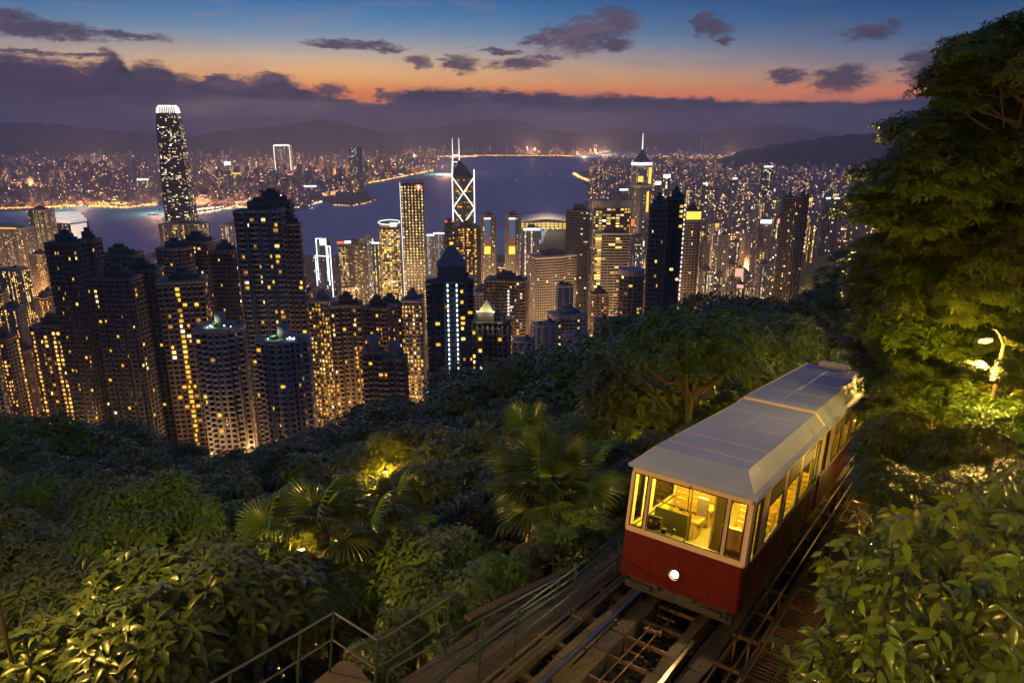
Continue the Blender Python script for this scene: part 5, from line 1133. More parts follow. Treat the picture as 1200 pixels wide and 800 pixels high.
def TU(px, py, c):
    r = ray(px, py); o = TMI @ Vector((0, 0, CAMZ)); d = TMI.to_3x3() @ r; s = (c-o.z)/d.z; q_ = o+d*s; return q_.x, q_.y
A0, A1 = -9., 46.
tr = tthing('tram_track', 'single tram track on concrete beams running down under the red tram', 'railway track')
mb = MB(); mb.box(-1.72, 2.7, A0, A1, -4.2, -3.56); mb.build('track_bed', M['gravel'], tr)
def blocks(name, b0, b1, top, thick, ln, m, amax=A1, jit=.02, par=tr):
    a = A0; i = 0; cache = []
    for k in range(4):
        j = lambda: rng.uniform(-jit, jit)
        mb_ = MB(); w = (b1-b0)/2; mb_.v = [(-w+j(), -ln/2+.008, -thick), (w+j(), -ln/2+.008, -thick), (w+j(), ln/2-.008, -thick), (-w+j(), ln/2-.008, -thick)]
        tp = [(-w+.01+j(), -ln/2+.012), (w-.01+j(), -ln/2+.012), (w-.01+j(), ln/2-.012), (-w+.01+j(), ln/2-.012)]
        ms = [((tp[q_][0]+tp[(q_+1) % 4][0])/2+j(), (tp[q_][1]+tp[(q_+1) % 4][1])/2) for q_ in range(4)]
        for q_ in range(4): mb_.v += [(*tp[q_], j()*.5), (*ms[q_], j()*.5)]
        mb_.f = [(3, 2, 1, 0), tuple(range(4, 12)), (0, 1, 6, 5, 4), (1, 2, 8, 7, 6), (2, 3, 10, 9, 8), (3, 0, 4, 11, 10)]; cache.append(mb_.mesh(name, M[m]))
    while a < amax: o = obj(name, cache[i % 4], par, loc=((b0+b1)/2, a+ln/2, top+rng.uniform(-.006, .006))); a += ln; i += 1
blocks('concrete_block', -1.17, -.985, -2.9, .7, 1.1, 'conc', 30); blocks('slab_block', -.865, -.53, -2.97, .5, .74, 'conc', 30); blocks('slab_block', .27, .49, -2.99, .5, .62, 'conc', 30); blocks('slab_block', .66, 1.02, -3.06, .42, .9, 'conc', 30)
def rail(b, c, name='rail', m='rail'):
    mb = MB(); mb.box(b-.033, b+.033, A0, A1, c-.04, c); mb.box(b-.012, b+.012, A0, A1, c-.12, c-.041); mb.box(b-.06, b+.06, A0, A1, c-.14, c-.121); mb.build(name, M[m], tr)
rail(-.925, -2.84); rail(.585, -2.86, m='rail_bright')
for a in np.arange(-8.6, 20, .78):
    mb = MB(); mb.box(-.53, .27, a, a+.05, -3.05, -3.02); mb.box(-.53, .27, a, a+.008, -3.09, -3.051); mb.box(-.5, -.48, a, a+.02, -3.5, -3.06); mb.box(.2, .22, a, a+.02, -3.5, -3.06); mb.build('tie_bar', M['rust'], tr)
    if a < 14:
        mb = MB(); mb.box(-.135, -.115, a+.3, a+.34, -3.4, -3.0); mb.box(-.36, .0, a+.3, a+.34, -3.0, -2.975); mb.build('roller_bracket', M['rust'], tr) if int(a*10) % 3 == 0 else None
for a in np.arange(-8, 24, 1.2):
    mb = MB(); mb.box(-1.8, -1.17, a, a+.12, -3.08, -2.98); mb.build('cross_tie', M['timber'], tr)
    mb = MB(); mb.box(1.02, 1.66, a+.3, a+.36, -3.05, -2.99); mb.build('cross_tie', M['rust'], tr)
    mb = MB(); mb.box(-.99, -.87, a+.2, a+.3, -2.975, -2.93); mb.box(.5, .66, a+.2, a+.3, -3.0, -2.95); mb.build('rail_clip', M['rust'], tr)
for a in np.arange(-7.4, 20, 2.34):
    mb = MB(); mb.tube([(-.34, a, -2.955), (-.0, a, -2.955)], .04, 10); mb.tube([(-.3, a, -2.955), (-.2, a, -2.955)], .055, 10); mb.tube([(-.11, a, -2.955), (-.01, a, -2.955)], .055, 10); mb.build('cable_roller', M['rust'], tr)
St = []
for _ in range(5200):
    a = rng.uniform(-8, 16); b = rng.choice([rng.uniform(-1.7, -1.2), rng.uniform(-.9, -.5), rng.uniform(-.5, .3), rng.uniform(.6, 1.65)]); q_ = rng.uniform(.012, .04)
    z = -3.56+q_*.3 if not (-.9 < b < -.53 or .66 < b < 1.02) else (-2.97 if b < 0 else -3.06)+.004
    if z > -3.1 and rng.random() < .6: continue
    if z > -3.1: q_ *= .5
    St.append((b-q_, b+q_*rng.uniform(.6, 1.1), a-q_, a+q_*rng.uniform(.6, 1.1), z, z+q_*rng.uniform(.6, 1.4)))
bt = [M['gravel']]; so_ = obj('ballast_stones', boxes_mesh('ballast_stones', St, M['conc']), tr, kind='stuff')
lf = np.stack([rng.choice([-1.08, -.7, .38, .85, 1.95, -2.05, -2.8], 420)+rng.uniform(-.12, .12, 420), rng.uniform(-7.5, 14, 420), np.full(420, -2.93)], 1)
V, Fc = rosettes_flat(lf) ; obj('fallen_leaves', np_mesh('fallen_leaves', V, Fc, M['dry']), tr, kind='stuff')
for b, lb in ((-.25, 'left one of the two haulage cables between the rails'), (-.06, 'right one of the two haulage cables between the rails')):
    t_ = tthing('haulage_cable', lb, 'cable'); mb = MB(); mb.tube([(b, a, -2.9-.012*abs(math.sin(a))) for a in np.arange(A0, 30, 1.3)], .014, 6); mb.build('cable', M['rail_bright'], t_)
for b, lb in ((1.2, 'gold-lit pipe along the right side of the track, nearer the tram'), (1.46, 'gold-lit pipe along the right side of the track, nearer the grating')):
    t_ = tthing('trackside_pipe', lb, 'pipe'); mb = MB(); mb.tube([(b, A0, -2.78), (b, A1, -2.78)], .022, 7); mb.build('pipe', M['rail_bright'], t_)
    for a in np.arange(-7, 24, 2.4): mb = MB(); mb.box(b-.02, b+.02, a, a+.04, -3.3, -2.79); mb.build('bracket', M['rust'], t_)
gr = tthing('metal_grating_walkway', 'narrow walkway of rusty metal grating on the right of the track', 'walkway')
Bx = [(b, b+.008, A0, 24, -2.975, -2.95) for b in np.arange(1.69, 2.29, .05)]+[(1.68, 2.3, a, a+.008, -2.972, -2.948) for a in np.arange(A0, 24, .13)]
obj('grating', boxes_mesh('grating', Bx, M['rust']), gr, kind='stuff')
for a in np.arange(A0, 24, 1.05): mb = MB(); mb.box(1.66, 2.32, a, a+.045, -3.02, -2.945); mb.build('cross_bar', M['rail_bright'], gr)
for b in (1.63, 2.3): mb = MB(); mb.box(b, b+.035, A0, 24, -3.08, -2.93); mb.build('edge_beam', M['rust'], gr)
mb = MB(); mb.box(1.52, 1.6, A0, 30, -3.5, -2.99); mb.build('kerb', M['conc'], gr)
tb = tthing('timber_beam_pair', 'pair of weathered timber beams left of the track, bound by cross ties', 'timber beam')
for i, a in enumerate(np.arange(A0, 20, 3.2)):
    for b in (-1.53, -1.43): mb = MB(); mb.box(b-.04, b+.04, a+.01*(b > -1.5), a+3.18, -3.02, -2.89+.01*(i % 2)); mb.build('timber', M['timber'], tb)
    mb = MB(); mb.box(-1.6, -1.36, a+1.5, a+1.56, -2.93, -2.86); mb.build('strap', M['rust'], tb)
rl = tthing('trackside_railing', 'long two-bar railing on thin dark posts along the left of the track', 'railing')
for c, r in ((-1.9, .022), (-2.42, .018)): mb = MB(); mb.tube([(-1.6, -4.15, c)]+[(-1.6, a, c) for a in np.arange(-2, 24, 2.)], r, 6); mb.build('rail_bar', M['pipe'], rl)
mb = MB(); mb.tube([(-1.66, A0, -2.87), (-1.66, 24, -2.87)], .02, 6); mb.build('foot_bar', M['rust'], rl)
for a in [-4.15, -3.1]+list(np.arange(-1.1, 22, 2.)): mb = MB(); mb.tube([(-1.6, a, -3.4), (-1.6, a, -1.9)], .02, 6); mb.build('post', M['green_pipe'], rl)
for k, lb in enumerate(('green pipe slung along the railing, upper one', 'green pipe slung along the railing, lower one')):
    t_ = tthing('green_pipe', lb, 'pipe'); mb = MB(); mb.tube([(-1.72-.1*k-.05*math.sin(a), a, -2.15-.25*k-.05*math.cos(a*1.1)) for a in np.arange(-7, 22, 1.)], .016, 6); mb.build('pipe', M['green_pipe'], t_)
lg = tthing('dark_mesh_walkway', 'dark blue-grey metal mesh walkway left of the track behind the railing', 'walkway')
Bx = [(b, b+.01, -7, 14, -3.05, -3.02) for b in np.arange(-2.35, -1.74, .045)]+[(-2.36, -1.74, a, a+.01, -3.046, -3.016) for a in np.arange(-7, 14, .05)]
obj('grating', boxes_mesh('grating', Bx, M['grate']), lg, kind='stuff')
for b in (-2.39, -1.74): mb = MB(); mb.box(b, b+.03, -7, 14, -3.12, -3.0); mb.build('edge_beam', M['grate'], lg)
bw = tthing('boardwalk', 'weathered plank boardwalk left of the dark mesh walkway', 'boardwalk')
pk = [MB() for _ in range(3)]
for q_ in pk: q_.box(-.2+rng.uniform(-.02, .02), .2+rng.uniform(-.02, .02), 0, .185, -.035, 0)
pk = [q_.mesh('plank', M['timber']) for q_ in pk]
for i, a in enumerate(np.arange(-7, -.6, .2)): obj('plank', pk[i % 3], bw, loc=(-2.62, a, -3.06+rng.uniform(-.008, .008)))
for b in (-2.78, -2.46): mb = MB(); mb.box(b-.03, b+.03, -7, -.6, -3.25, -3.1); mb.build('bearer', M['timber'], bw)
(b0, a0), (b1, a1) = TU(548, 722, -2.9), TU(668, 672, -2.9)
t_ = tthing('slanting_board', 'broad old board slanting up beside the boardwalk under the big fan palm', 'board'); dv = Vector((b1-b0, a1-a0, 0)); nv_ = Vector((-dv.y, dv.x, 0)).normalized()*.09; e0, e1 = Vector((b0, a0, -2.9)), Vector((b1, a1, -2.75))
mb = MB(); mb.add([tuple(v) for v in (e0-nv_, e1-nv_*.7, e1+nv_*.7, e0+nv_, e0-nv_-Vector((0, 0, .07)), e1-nv_*.7-Vector((0, 0, .07)), e1+nv_*.7-Vector((0, 0, .07)), e0+nv_-Vector((0, 0, .07)))], [(0, 1, 2, 3), (7, 6, 5, 4), (0, 4, 5, 1), (1, 5, 6, 2), (2, 6, 7, 3), (3, 7, 4, 0)]); mb.build('board', M['timber'], t_)
# railing with its corner at the lower left, and its landing
def px_rail(label, tops, name='stair_railing', ct=-1.95, cm_=-2.42, cb=-3.0, postidx=None):
    t_ = tthing(name, label, 'railing'); tp = [TU(*q_, ct) for q_ in tops]
    for i in range(len(tp)-1):
        for c, r in ((ct, .022), (cm_, .018)): mb = MB(); mb.tube([(*tp[i], c), (*tp[i+1], c)], r, 6); mb.build('rail_bar', M['pipe'], t_)
    for i, q_ in enumerate(tp):
        if postidx is None or i in postidx: mb = MB(); mb.tube([(*q_, cb-.25), (*q_, ct)], .021, 6); mb.build('post', M['green_pipe'], t_)
    return tp
px_rail('railing that bends at a corner above a concrete landing, at the bottom left of centre', [(200, 826), (270, 787), (352, 740), (391, 717), (443.5, 750), (527.5, 698)])
px_rail('low pipe railing between the bent railing and the long trackside railing', [(455, 785), (560, 727), (655, 676)], 'pipe_railing', -2.25, -2.6, -3.0)
cs = [TU(*q_, -3.0) for q_ in ((352, 812), (398, 774), (414, 776), (448, 812))]
t_ = tthing('concrete_landing', 'small concrete landing slab at the foot of the railing corner', 'landing'); mb = MB(); mb.prism(cs, -3.25, -3.0) if True else 0; mb.f = [f for f in mb.f]; mb.build('slab', M['conc'], t_)

# ================================================================== THE TRAM
M['red'] = mat('red_paint', (.085, .003, .0022), .36, var=.4, scale=2.2, coat=.15)
M['cream'] = mat('cream_paint', (.54, .4, .27), .42, var=.2, scale=3)
M['roofp'] = mat('roof_paint', (.25, .31, .47), .42, var=.3, scale=1.2, bump=.15, bscale=5)
M['rooftrim'] = mat('roof_trim', (.5, .42, .36), .5, var=.2, scale=3)
M['olive'] = mat('olive_panel', (.12, .1, .04), .45, var=.2)
M['gasket'] = mat('black_rubber', (.01, .01, .01), .5, var=0)
M['seat'] = mat('varnished_wood', (.45, .28, .08), .35, var=.3, scale=7)
M['lining'] = mat('cabin_lining', (.6, .58, .16), .5, var=.1)
M['console'] = mat('driver_console', (.03, .028, .012), .4, var=.2)
M['floorp'] = mat('cabin_floor', (.16, .12, .05), .6, var=.3)
M['under'] = mat('underframe', (.03, .028, .027), .7, var=.3, scale=6)
gm_ = bpy.data.materials.new('window_glass'); gm_.use_nodes = True; t = NT(gm_.node_tree); t.n.clear()
tp_ = t.n.new('ShaderNodeBsdfTransparent'); tp_.inputs[0].default_value = (.95, .97, .9, 1); gl = t.n.new('ShaderNodeBsdfGlossy'); gl.inputs['Roughness'].default_value = .03
fr_ = t.n.new('ShaderNodeFresnel'); fr_.inputs[0].default_value = 1.5; mx_ = t.n.new('ShaderNodeMixShader'); t.l.new(fr_.outputs[0], mx_.inputs[0]); t.l.new(tp_.outputs[0], mx_.inputs[1]); t.l.new(gl.outputs[0], mx_.inputs[2])
ou = t.n.new('ShaderNodeOutputMaterial'); t.l.new(mx_.outputs[0], ou.inputs[0])
tm = tthing('tram_car', 'red and cream funicular tram with glowing yellow windows and a pale grey roof', 'tram')
hw_ = 1.19; L1 = 6.94; L2 = 15.0
def shell(outer, t_in, z0, z1, mb):
    n_ = len(outer); cx = sum(p_[0] for p_ in outer)/n_; cy_ = sum(p_[1] for p_ in outer)/n_
    inner = [(x-(t_in if x > cx else -t_in), y-(t_in if y > cy_ else -t_in)) for x, y in outer]; k = len(mb.v)
    mb.v += [(x, y, z0) for x, y in outer]+[(x, y, z1) for x, y in outer]+[(x, y, z0) for x, y in inner]+[(x, y, z1) for x, y in inner]
    for i in range(n_):
        j = (i+1) % n_; mb.f += [(k+i, k+j, k+n_+j, k+n_+i), (k+2*n_+j, k+2*n_+i, k+3*n_+i, k+3*n_+j), (k+n_+i, k+n_+j, k+3*n_+j, k+3*n_+i), (k+j, k+i, k+2*n_+i, k+2*n_+j)]
def rrect(x0, x1, y0, y1, r, n_=4):
    o = []
    for cx, cy_, a0 in ((x1-r, y0+r, -90), (x1-r, y1-r, 0), (x0+r, y1-r, 90), (x0+r, y0+r, 180)):
        o += [(cx+r*math.cos(R(a0+90*i/n_)), cy_+r*math.sin(R(a0+90*i/n_))) for i in range(n_+1)]
    return o
for nm, y0, y1 in (('front', .06, L1-.1), ('rear', L1+.1, L2)):
    o1 = rrect(-hw_, hw_, y0, y1, .07)
    mb = MB(); shell(o1, .05, -2.28, -1.353, mb); mb.build('lower_body', M['red'], tm)
    mb = MB(); shell([(x*1.004, y0+(y-y0)*1.0008-.004) for x, y in o1], .055, -1.352, -1.30, mb); shell(o1, .05, -.15, -.01, mb); mb.build('upper_body', M['cream'], tm)
    mb = MB(); mb.box(-hw_+.06, hw_-.06, y0+.06, y1-.06, -2.1, -2.05); mb.build('floor', M['floorp'], tm)
    mb = MB(); mb.box(-hw_+.06, hw_-.06, y0+.06, y1-.06, -.06, -.03); mb.build('ceiling', M['lining'], tm)
for sg_ in (-1, 1):
    mb = MB(); mb.box(*sorted((sg_*(hw_-.075), sg_*(hw_-.06))), .15, L1-.3, -2.04, -1.38); mb.box(*sorted((sg_*(hw_-.075), sg_*(hw_-.06))), L1+.3, L2-.1, -2.04, -1.38); mb.build('wall_lining', M['lining'], tm)
mb = MB(); mb.box(-hw_+.12, hw_-.12, L1-.1, L1+.1, -2.2, -.1); mb.build('bellows', M['gasket'], tm)
# front face
mb = MB()
for b0, b1 in ((-1.185, -1.115), (-.83, -.77), (.715, .785), (1.085, 1.185)): mb.box(b0, b1, .062, .11, -1.30, -.15)
mb.box(-1.115, 1.085, .0625, .108, -1.30, -1.235); mb.build('front_pillars', M['cream'], tm)
def window(axis, u0, u1, z0, z1, fixed, out, gas=.02):
    w_ = MB(); th_ = .012
    for (a_, b_, c_, d_) in ((u0, u0+gas, z0, z1), (u1-gas, u1, z0, z1), (u0+gas, u1-gas, z0, z0+gas), (u0+gas, u1-gas, z1-gas, z1)):
        if axis == 0: w_.box(a_, b_, fixed-th_, fixed+.03, c_, d_)
        else: w_.box(*(sorted((fixed-.03*out, fixed+th_*out))), a_, b_, c_, d_)
    wo = w_.build('window', M['gasket'], tm); g = MB()
    if axis == 0: g.v = [(u0+gas, fixed+.012, z0+gas), (u1-gas, fixed+.012, z0+gas), (u1-gas, fixed+.012, z1-gas), (u0+gas, fixed+.012, z1-gas)]
    else: g.v = [(fixed-.01*out, u0+gas, z0+gas), (fixed-.01*out, u1-gas, z0+gas), (fixed-.01*out, u1-gas, z1-gas), (fixed-.01*out, u0+gas, z1-gas)]
    g.f = [(0, 1, 2, 3)]; g.build('pane', gm_, wo)
for u0, u1 in ((-1.115, -.83), (-.77, .715), (.785, 1.085)): window(0, u0, u1, -1.235, -.15, .06, 1)
for b in (-.83+.03, .75): mb = MB(); mb.box(b-.004, b+.004, .055, .062, -1.3, -.02); mb.build('panel_joint', M['rooftrim'], tm)
# sides
WIN = [(.36, .74, -1.3, -.2), (1.34, 2.62, -1.3, -.52), (2.9, 4.16, -1.3, -.52), (4.42, 5.66, -1.3, -.52), (6.0, 6.42, -1.3, -.2), (7.2, 7.6, -1.3, -.2), (8.5, 9.85, -1.3, -.52), (10.1, 11.5, -1.3, -.52), (11.75, 13.1, -1.3, -.52), (13.35, 14.5, -1.3, -.52)]
for sgn in (1, -1):
    f = hw_*sgn; mb = MB(); mo = MB(); xs_ = sorted((f-.048*sgn, f-.001*sgn)); last = .13
    for (u0, u1, z0, z1) in WIN:
        if last < L1-.17 < u0: mb.box(*xs_, last, L1-.17, -1.3, -.15); mb.build('side_pillar', M['cream'], tm); mb = MB(); last = L1+.17
        mb.box(*xs_, last, u0, -1.3, -.15); mb.build('side_pillar', M['cream'], tm); mb = MB(); last = u1
        if z1 < -.3: mo = MB(); mo.box(*xs_, u0, u1, z1, -.15); mo.build('vent_panel', M['olive'], tm); mo = MB(); mo.box(*sorted((f, f+.008*sgn)), u0+.06, u1-.06, z1+.05, -.2); mo.build('vent_flap', M['olive'], tm)
        window(1, u0, u1, z0, z1, f, sgn)
    mb.box(*xs_, last, L2-.07, -1.3, -.15); mb.build('side_pillar', M['cream'], tm)
    mb = MB(); mb.box(*sorted((f, f+.014*sgn)), .5, 6.7, -1.37, -1.34); mb.box(*sorted((f, f+.014*sgn)), 7.2, 14.9, -1.37, -1.34); mb.build('belt_moulding', M['rooftrim'], tm)
    for a in (.3, .8, 5.9, 6.5, 7.1, 7.7): mb = MB(); mb.box(*sorted((f, f+.01*sgn)), a-.008, a+.008, -2.26, -.16); mb.build('door_joint', M['gasket'], tm)
# roof: two stepped shells
def roofshell(name, y0, y1, e0, e1, rise, z0, inf0, inf1):
    w = 1.25; ins = .34; mb = MB(); zz = z0+.03
    base = [(-w, y0), (w, y0), (w, y1), (-w, y1)]; top = [(-w+ins, y0+inf0), (w-ins, y0+inf0), (w-ins, y1-inf1), (-w+ins, y1-inf1)]
    mb.v = [(x, y, z0-.045) for x, y in base]+[(x, y, zz) for x, y in base]+[(x*.93, y+(.05 if i < 2 and inf0 else 0), zz+.05) for i, (x, y) in enumerate(base)]+[(x, y, rise) for x, y in top]
    for k in (0, 4, 8):
        for i in range(4): j = (i+1) % 4; mb.f.append((k+i, k+j, k+4+j, k+4+i))
    mb.f += [(12, 13, 14, 15), (3, 2, 1, 0)]; mb.build(name, M['roofp'], tm)
roofshell('front_roof', 0., L1-.25, 0, 0, .36, 0, .42, .0); roofshell('rear_roof', L1-.24, L2+.15, 0, 0, .44, .02, .0, .4)
mb = MB(); y0 = L1-.36; w = 1.25
for (p_, q_) in ((( -.91, .38), (.91, .38)), ((.91, .38), (1.17, .09)), ((-.91, .38), (-1.17, .09))):
    mb.tube([(p_[0], y0, p_[1]), (q_[0], y0, q_[1])], .05, 4)
mb.build('roof_step', M['rooftrim'], tm)
for a, rs in ((1.02, .36), (1.98, .36), (3.55, .36), (5.25, .36), (8.6, .44), (10.6, .44), (12.6, .44)):
    tk = .012 if a < 2.5 else .004
    mb = MB(); mb.tube([(-1.165, a, .08), (-.91, a, rs), (.91, a, rs), (1.165, a, .08)], tk, 4); mb.build('roof_rib', M['rooftrim'], tm)
for b in (-.91, -.05, .84, .91):
    for (y0, y1, rs) in ((.45, L1-.4, .362), (L1, L2-.3, .442)): mb = MB(); mb.tube([(b, y0, rs), (b, y1, rs)], .004 if abs(b) < .9 else .01, 4); mb.build('roof_seam', M['roofp'], tm)
for sx in (-1, 1): mb = MB(); mb.tube([(sx*.91, .42, .36), (sx*1.165, .05, .08)], .012, 4); mb.build('roof_rib', M['rooftrim'], tm)
mb = MB(); mb.tube([(-1.255, 0, .0), (1.255, 0, .0)], .016, 5); mb.tube([(1.255, 0, 0), (1.255, L2, .0)], .016, 5); mb.tube([(-1.255, 0, 0), (-1.255, L2, .0)], .016, 5); mb.build('gutter', M['roofp'], tm)
mb = MB(); mb.box(-.5, .5, L2-.55, L2+.1, .44, .58); mb.build('roof_box', M['rooftrim'], tm)
# running gear
mb = MB(); mb.box(-1.08, 1.08, .16, L1-.3, -2.55, -2.285); mb.box(-1.08, 1.08, L1+.3, L2-.2, -2.55, -2.285); mb.build('underframe', M['under'], tm)
mb = MB(); mb.box(-1.0, 1.0, .1, .16, -2.5, -2.29); mb.box(-.9, -.5, .02, .1, -2.44, -2.34); mb.box(.5, .9, .02, .1, -2.44, -2.34); mb.build('buffer_beam', M['under'], tm)
for a in (1.4, 5.3, 8.8, 13.2):
    for b in (-.92, .58):
        mb = MB(); mb.tube([(b-.05, a, -2.57), (b+.05, a, -2.57)], .27, 16); mb.tube([(b-.09, a, -2.57), (b-.05, a, -2.57)], .3, 16); mb.build('wheel', M['rail'], tm)
    mb = MB(); mb.tube([(-.92, a, -2.57), (.58, a, -2.57)], .05, 8); mb.build('axle', M['under'], tm)
# headlight
hl = MB(); hl.tube([(-.05, .03, -1.9), (-.05, .075, -1.9)], [.085, .1], 16); hlo = hl.build('headlight', M['gasket'], tm)
hl = MB(); hl.tube([(-.05, .0, -1.9), (-.05, .035, -1.9)], [.11, .1], 16, False); hl.build('rim', M['rail_bright'], hlo); hl = MB(); hl.tube([(-.05, .02, -1.9), (-.05, .031, -1.9)], .078, 16); hl.build('bulb', emat('headlight_glass', (1, .74, .32), 9), hlo)
L = bpy.data.lights.new('headlight_beam', 'SPOT'); L.energy = 60; L.color = (1, .75, .35); L.spot_size = R(140); L.shadow_soft_size = .07; o = bpy.data.objects.new('headlight_beam', L); link(o, hlo); o.location = (-.05, -.03, -1.9); o.rotation_euler = (R(-80), 0, 0)
for b in (-.6, .0, .62): mb = MB(); mb.box(b-.003, b+.003, .052, .06, -2.26, -1.38); mb.build('panel_seam', M['gasket'], tm)
mb = MB(); mb.box(-1.12, 1.12, .045, .06, -2.2, -2.19); mb.build('panel_seam', M['gasket'], tm)
for a in np.arange(.9, 14.6, .85):
    for sgn in (1, -1): mb = MB(); mb.box(*sorted((hw_*sgn, (hw_+.004)*sgn)), a-.004, a+.004, -2.26, -1.38); mb.build('panel_seam', M['gasket'], tm)
for b in (-1., -.35, .35, 1.): mb = MB(); mb.tube([(b, .03, -2.33), (b, .1, -2.33)], .03, 6); mb.build('bolt', M['rail'], tm)
for b in (-.55, .5):
    mb = MB(); mb.tube([(b, .5, -.22), (b, 6.5, -.22)], .012, 5); mb.build('strap_rail', M['rail_bright'], tm)
    for a in np.arange(1.7, 6.2, .45): mb = MB(); mb.tube([(b, a, -.22), (b, a, -.4)], .008, 4); mb.tube([(b-.04, a, -.47), (b, a, -.4), (b+.04, a, -.47), (b-.04, a, -.47)], .009, 4); mb.build('hand_strap', M['gasket'], tm)
for a in (1.05, 2.76, 4.29, 5.83): mb = MB(); mb.box(-hw_+.06, -hw_+.075, a-.1, a+.1, -1.0, -.6); mb.build('framed_notice', M['cream'], tm)
mb = MB(); mb.box(-.9, -.62, .5, .6, -1.34, -1.1); mb.build('instrument_box', M['gasket'], tm)
for b in (-.83, -.72): mb = MB(); mb.tube([(b, .49, -1.2), (b, .5, -1.2)], .035, 10); mb.build('dial', M['cream'], tm)
mb = MB(); mb.tube([(.0, .045, -.1), (.0, .03, -.18), (.02, .035, -.6)], .008, 4); mb.build('wiper', M['gasket'], tm)
# cabin
for i, a in enumerate([2.2, 3.1, 4.0, 4.9, 5.8, 8.6, 9.5, 10.4, 11.3, 12.2, 13.1]):
    for b0, b1 in ((-1.1, -.35), (.3, 1.1)):
        mb = MB(); mb.box(b0, b1, a, a+.42, -1.68, -1.63); mb.box(b0+.05, b0+.1, a+.05, a+.37, -2.05, -1.68); mb.box(b1-.1, b1-.05, a+.05, a+.37, -2.05, -1.68); mb.build('bench_seat', M['seat'], tm)
        mb = MB()
        for q_ in range(4): mb.box(b0, b1, a+.42, a+.45, -1.58+q_*.13, -1.48+q_*.13)
        mb.box(b0, b0+.04, a+.41, a+.46, -1.63, -1.05); mb.box(b1-.04, b1, a+.41, a+.46, -1.63, -1.05); mb.build('bench_back', M['seat'], tm)
for b, a in ((-.3, 1.25), (.28, 1.3), (.28, 3.6), (-.3, 3.6), (-.3, 5.6), (.28, 5.6)): mb = MB(); mb.tube([(b, a, -2.05), (b, a, -.06)], .018, 6); mb.build('grab_pole', M['rail_bright'], tm)
mb = MB(); mb.box(-1.1, .1, .3, .62, -2.05, -1.42); mb.box(-.95, -.1, .34, .5, -1.42, -1.34); mb.build('driver_desk', M['console'], tm)
mb = MB(); mb.tube([(-.75, .45, -1.34), (-.75, .45, -1.2)], .02, 6); mb.tube([(-.75, .45, -1.18), (-.6, .4, -1.12)], .02, 6); mb.tube([(-.35, .45, -1.34), (-.3, .4, -1.18)], .018, 6); mb.tube([(-.52, .44, -1.33), (-.52, .44, -1.25)], .06, 10); mb.build('control_lever', M['gasket'], tm)
mb = MB(); mb.box(-.1, .12, 1.0, 1.04, -1.0, -.62); mb.build('notice_board', M['cream'], tm)
mb = MB(); mb.box(.32, .36, .7, 1.5, -2.05, -.3); mb.build('cab_partition', M['lining'], tm); mb = MB(); mb.box(-1.1, -.32, 1.42, 1.46, -2.05, -1.25); mb.build('cab_partition', M['console'], tm); mb = MB(); mb.tube([(-1.1, 1.44, -1.12), (-.32, 1.44, -1.12), (-.32, 1.44, -2.)], .02, 5); mb.build('grab_rail', M['rail_bright'], tm)
mb = MB(); mb.box(.45, .95, .32, .75, -1.6, -1.5); mb.box(.5, .9, .74, .8, -1.5, -.95); mb.build('driver_seat', M['seat'], tm)
for a in (1.0, 3.2, 5.2, 8.4, 10.8, 13.2):
    mb = MB(); mb.box(-.45, .45, a, a+.12, -.1, -.065); mb.build('ceiling_lamp', emat('tram_lamp_glass', (1, .72, .2), 8) if 'tram_lamp_glass' not in bpy.data.materials else bpy.data.materials['tram_lamp_glass'], tm)
    L = bpy.data.lights.new('cabin_light', 'POINT'); L.energy = 430 if a < 7 else 160; L.color = (1, .70, .07); L.shadow_soft_size = .15; o = bpy.data.objects.new('cabin_light', L); link(o, tm); o.location = (.0, a+.06, -.22)

# ================================================================== LAMPS AMONG THE TREES
def street_lamp_at(label, x, y, z, e, col=(1, .58, .11), arm=(.9, .2), soft=.12):
    h = Vector((x, y, z)); bx, by_ = h.x+arm[0], h.y+arm[1]; z0 = Hf(bx, by_)
    t_ = thing('street_lamp', label, 'street lamp', (bx, by_, z0)); hz = h.z-z0; v = Vector((-arm[0], -arm[1], 0))
    mb = MB(); mb.tube([(0, 0, -.3), (0, 0, hz-.35), (0, 0, hz-.1)]+[tuple(v*q_+Vector((0, 0, hz-.1+.42*math.sin(q_*math.pi*.62)))) for q_ in (.15, .35, .6, .85)], [.045, .035, .026, .02, .016, .014, .012], 7); mb.build('post', M['rust'], t_)
    mb = MB(); c = v+Vector((0, 0, hz+.08)); mb.v = []; mb.tube([c+Vector((.14, 0, .07)), c+Vector((0, 0, .08)), c+Vector((-.16, 0, .03))], [.03, .07, .03], 8); mb.build('lantern', M['pipe'], t_)
    mb = MB(); mb.tube([c+Vector((.12, 0, .0)), c+Vector((0, 0, -.02)), c+Vector((-.15, 0, -.03))], [.03, .055, .025], 8); mb.build('bulb', M['bulb'], t_)
    L = bpy.data.lights.new('lamp_light', 'POINT'); L.energy = e; L.color = col; L.shadow_soft_size = soft; o = bpy.data.objects.new('lamp_light', L); link(o, t_); o.location = c+Vector((0, 0, -.22))
def street_lamp(label, px, py, d, e, arm): p = P(px, py, d); street_lamp_at(label, p.x, p.y, p.z, e, arm=arm)
street_lamp('bright street lamp on a curved arm among the trees at the right', 1155, 403, 14.5, 900, arm=(.55, .25))
street_lamp('smaller street lamp half hidden in leaves, lower left of the bright curved-arm one', 1086, 456, 18, 450, arm=(.5, .6))
def hid(label, px, py, d, e, dz=-2.2):
    if dz < 0: e *= 2.4; dz *= .62
    p = P(px, py, d); street_lamp_at(label, p.x, p.y, p.z+dz, e)
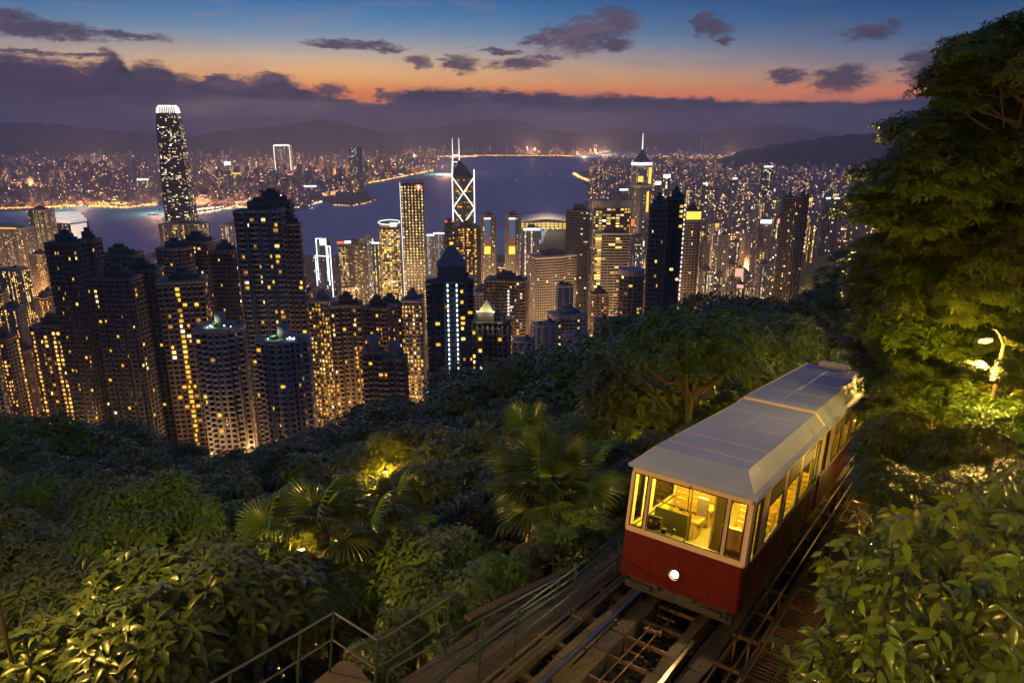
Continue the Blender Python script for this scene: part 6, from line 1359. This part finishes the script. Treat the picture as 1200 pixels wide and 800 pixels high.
for a_ in (('lamp behind the leaves left of the frame at the lower left corner', -95, 610, 11.5, 3600, 1.8), ('lamp hidden behind the trunk of the big fan palm', 725, 640, 22, 420, -.5),
           ('lamp hidden in the trees behind the upright fan fronds', 345, 560, 22, 260, -4.5), ('lamp hidden in the trees beyond the far end of the tram', 1020, 400, 30, 900, -1.5), ('lamp hidden in the trees left of the tram roof', 790, 440, 40, 800, -6.5),
           ('lamp hidden in the trees near the round disc-roofed tower', 800, 370, 62, 1800, -4), ('lamp hidden in the middle of the wooded slope', 600, 505, 36, 800, -2), ('lamp hidden low beside the rear of the tram', 1066, 548, 19, 45, -.5),
           ('lamp hidden in the trees left of the middle of the slope', 450, 520, 32, 700, -2.5), ('lamp hidden in the trees at the far left of the lit slope', 190, 590, 24, 260, -7.5), ('lamp hidden in the trees below the gold pyramid tower', 620, 450, 60, 1200, -2), ('lamp hidden in the trees below the wooded spur', 900, 400, 60, 1500, -1.5)): hid(*a_)
for (b, a, c, e, lb) in ((3.3, 22, 2.2, 2600, 'lamp on the right bank beside the tail of the tram, hidden by leaves'), (3.4, 37, 3., 4200, 'lamp on the right bank farther down the track, hidden by leaves'), (-6.5, 16, -4.6, 500, 'lamp down in the trees left of the tram, hidden by leaves'), (-9, 34, -5, 1300, 'lamp farther down in the trees left of the track, hidden by leaves')):
    w_ = T(b, a, c); street_lamp_at(lb, w_.x, w_.y, w_.z, e)
# the tall path lamps beside and behind the photographer that light the tram front, the near shrub and the nearest crowns, and an unseen fill lamp added on the right bank
for (x, y, z, e, lb) in ((5.6, .6, 3.2, 1350, 'tall path lamp beside the viewpoint over the near shrub'), (-7., -3, .8, 2900, 'tall path lamp at the left behind the viewpoint'), (12.5, 8.5, -2.5, 1500, 'path lamp on the right bank just outside the right border'), (-20., -2, 3., 8500, 'tall path lamp at the far left behind the viewpoint')):
    t_ = thing('street_lamp', lb, 'street lamp', (x+.4, y-.2, Hf(x, y))); hz = CAMZ+z-t_.location.z
    mb = MB(); mb.tube([(0, 0, 0), (0, 0, hz-.4), (-.5, .3, hz)], [.07, .05, .03], 8); mb.build('post', M['pipe'], t_); mb = MB(); mb.tube([(-.45, .25, hz-.02), (-.8, .45, hz-.02)], [.1, .07], 8); mb.build('bulb', M['bulb'], t_)
    L = bpy.data.lights.new('lamp_light', 'POINT'); L.energy = e; L.color = (1, .56, .12); L.shadow_soft_size = .15; o = bpy.data.objects.new('lamp_light', L); link(o, t_); o.location = (-.65, .38, hz-.25)

# ================================================================== THE AIR
hz_ = bpy.data.materials.new('haze'); hz_.use_nodes = True; t = NT(hz_.node_tree); t.n.clear()
pv = t.n.new('ShaderNodeVolumePrincipled'); pv.inputs['Color'].default_value = (.72, .76, 1, 1); pv.inputs['Density'].default_value = 9e-5; pv.inputs['Anisotropy'].default_value = .2
ou = t.n.new('ShaderNodeOutputMaterial'); t.l.new(pv.outputs[0], ou.inputs['Volume']); hz_.cycles.homogeneous_volume = True
ho = obj('haze', boxes_mesh('haze', [(-15800, 15800, -100, 16000, -12, 575)], hz_), kind='stuff')
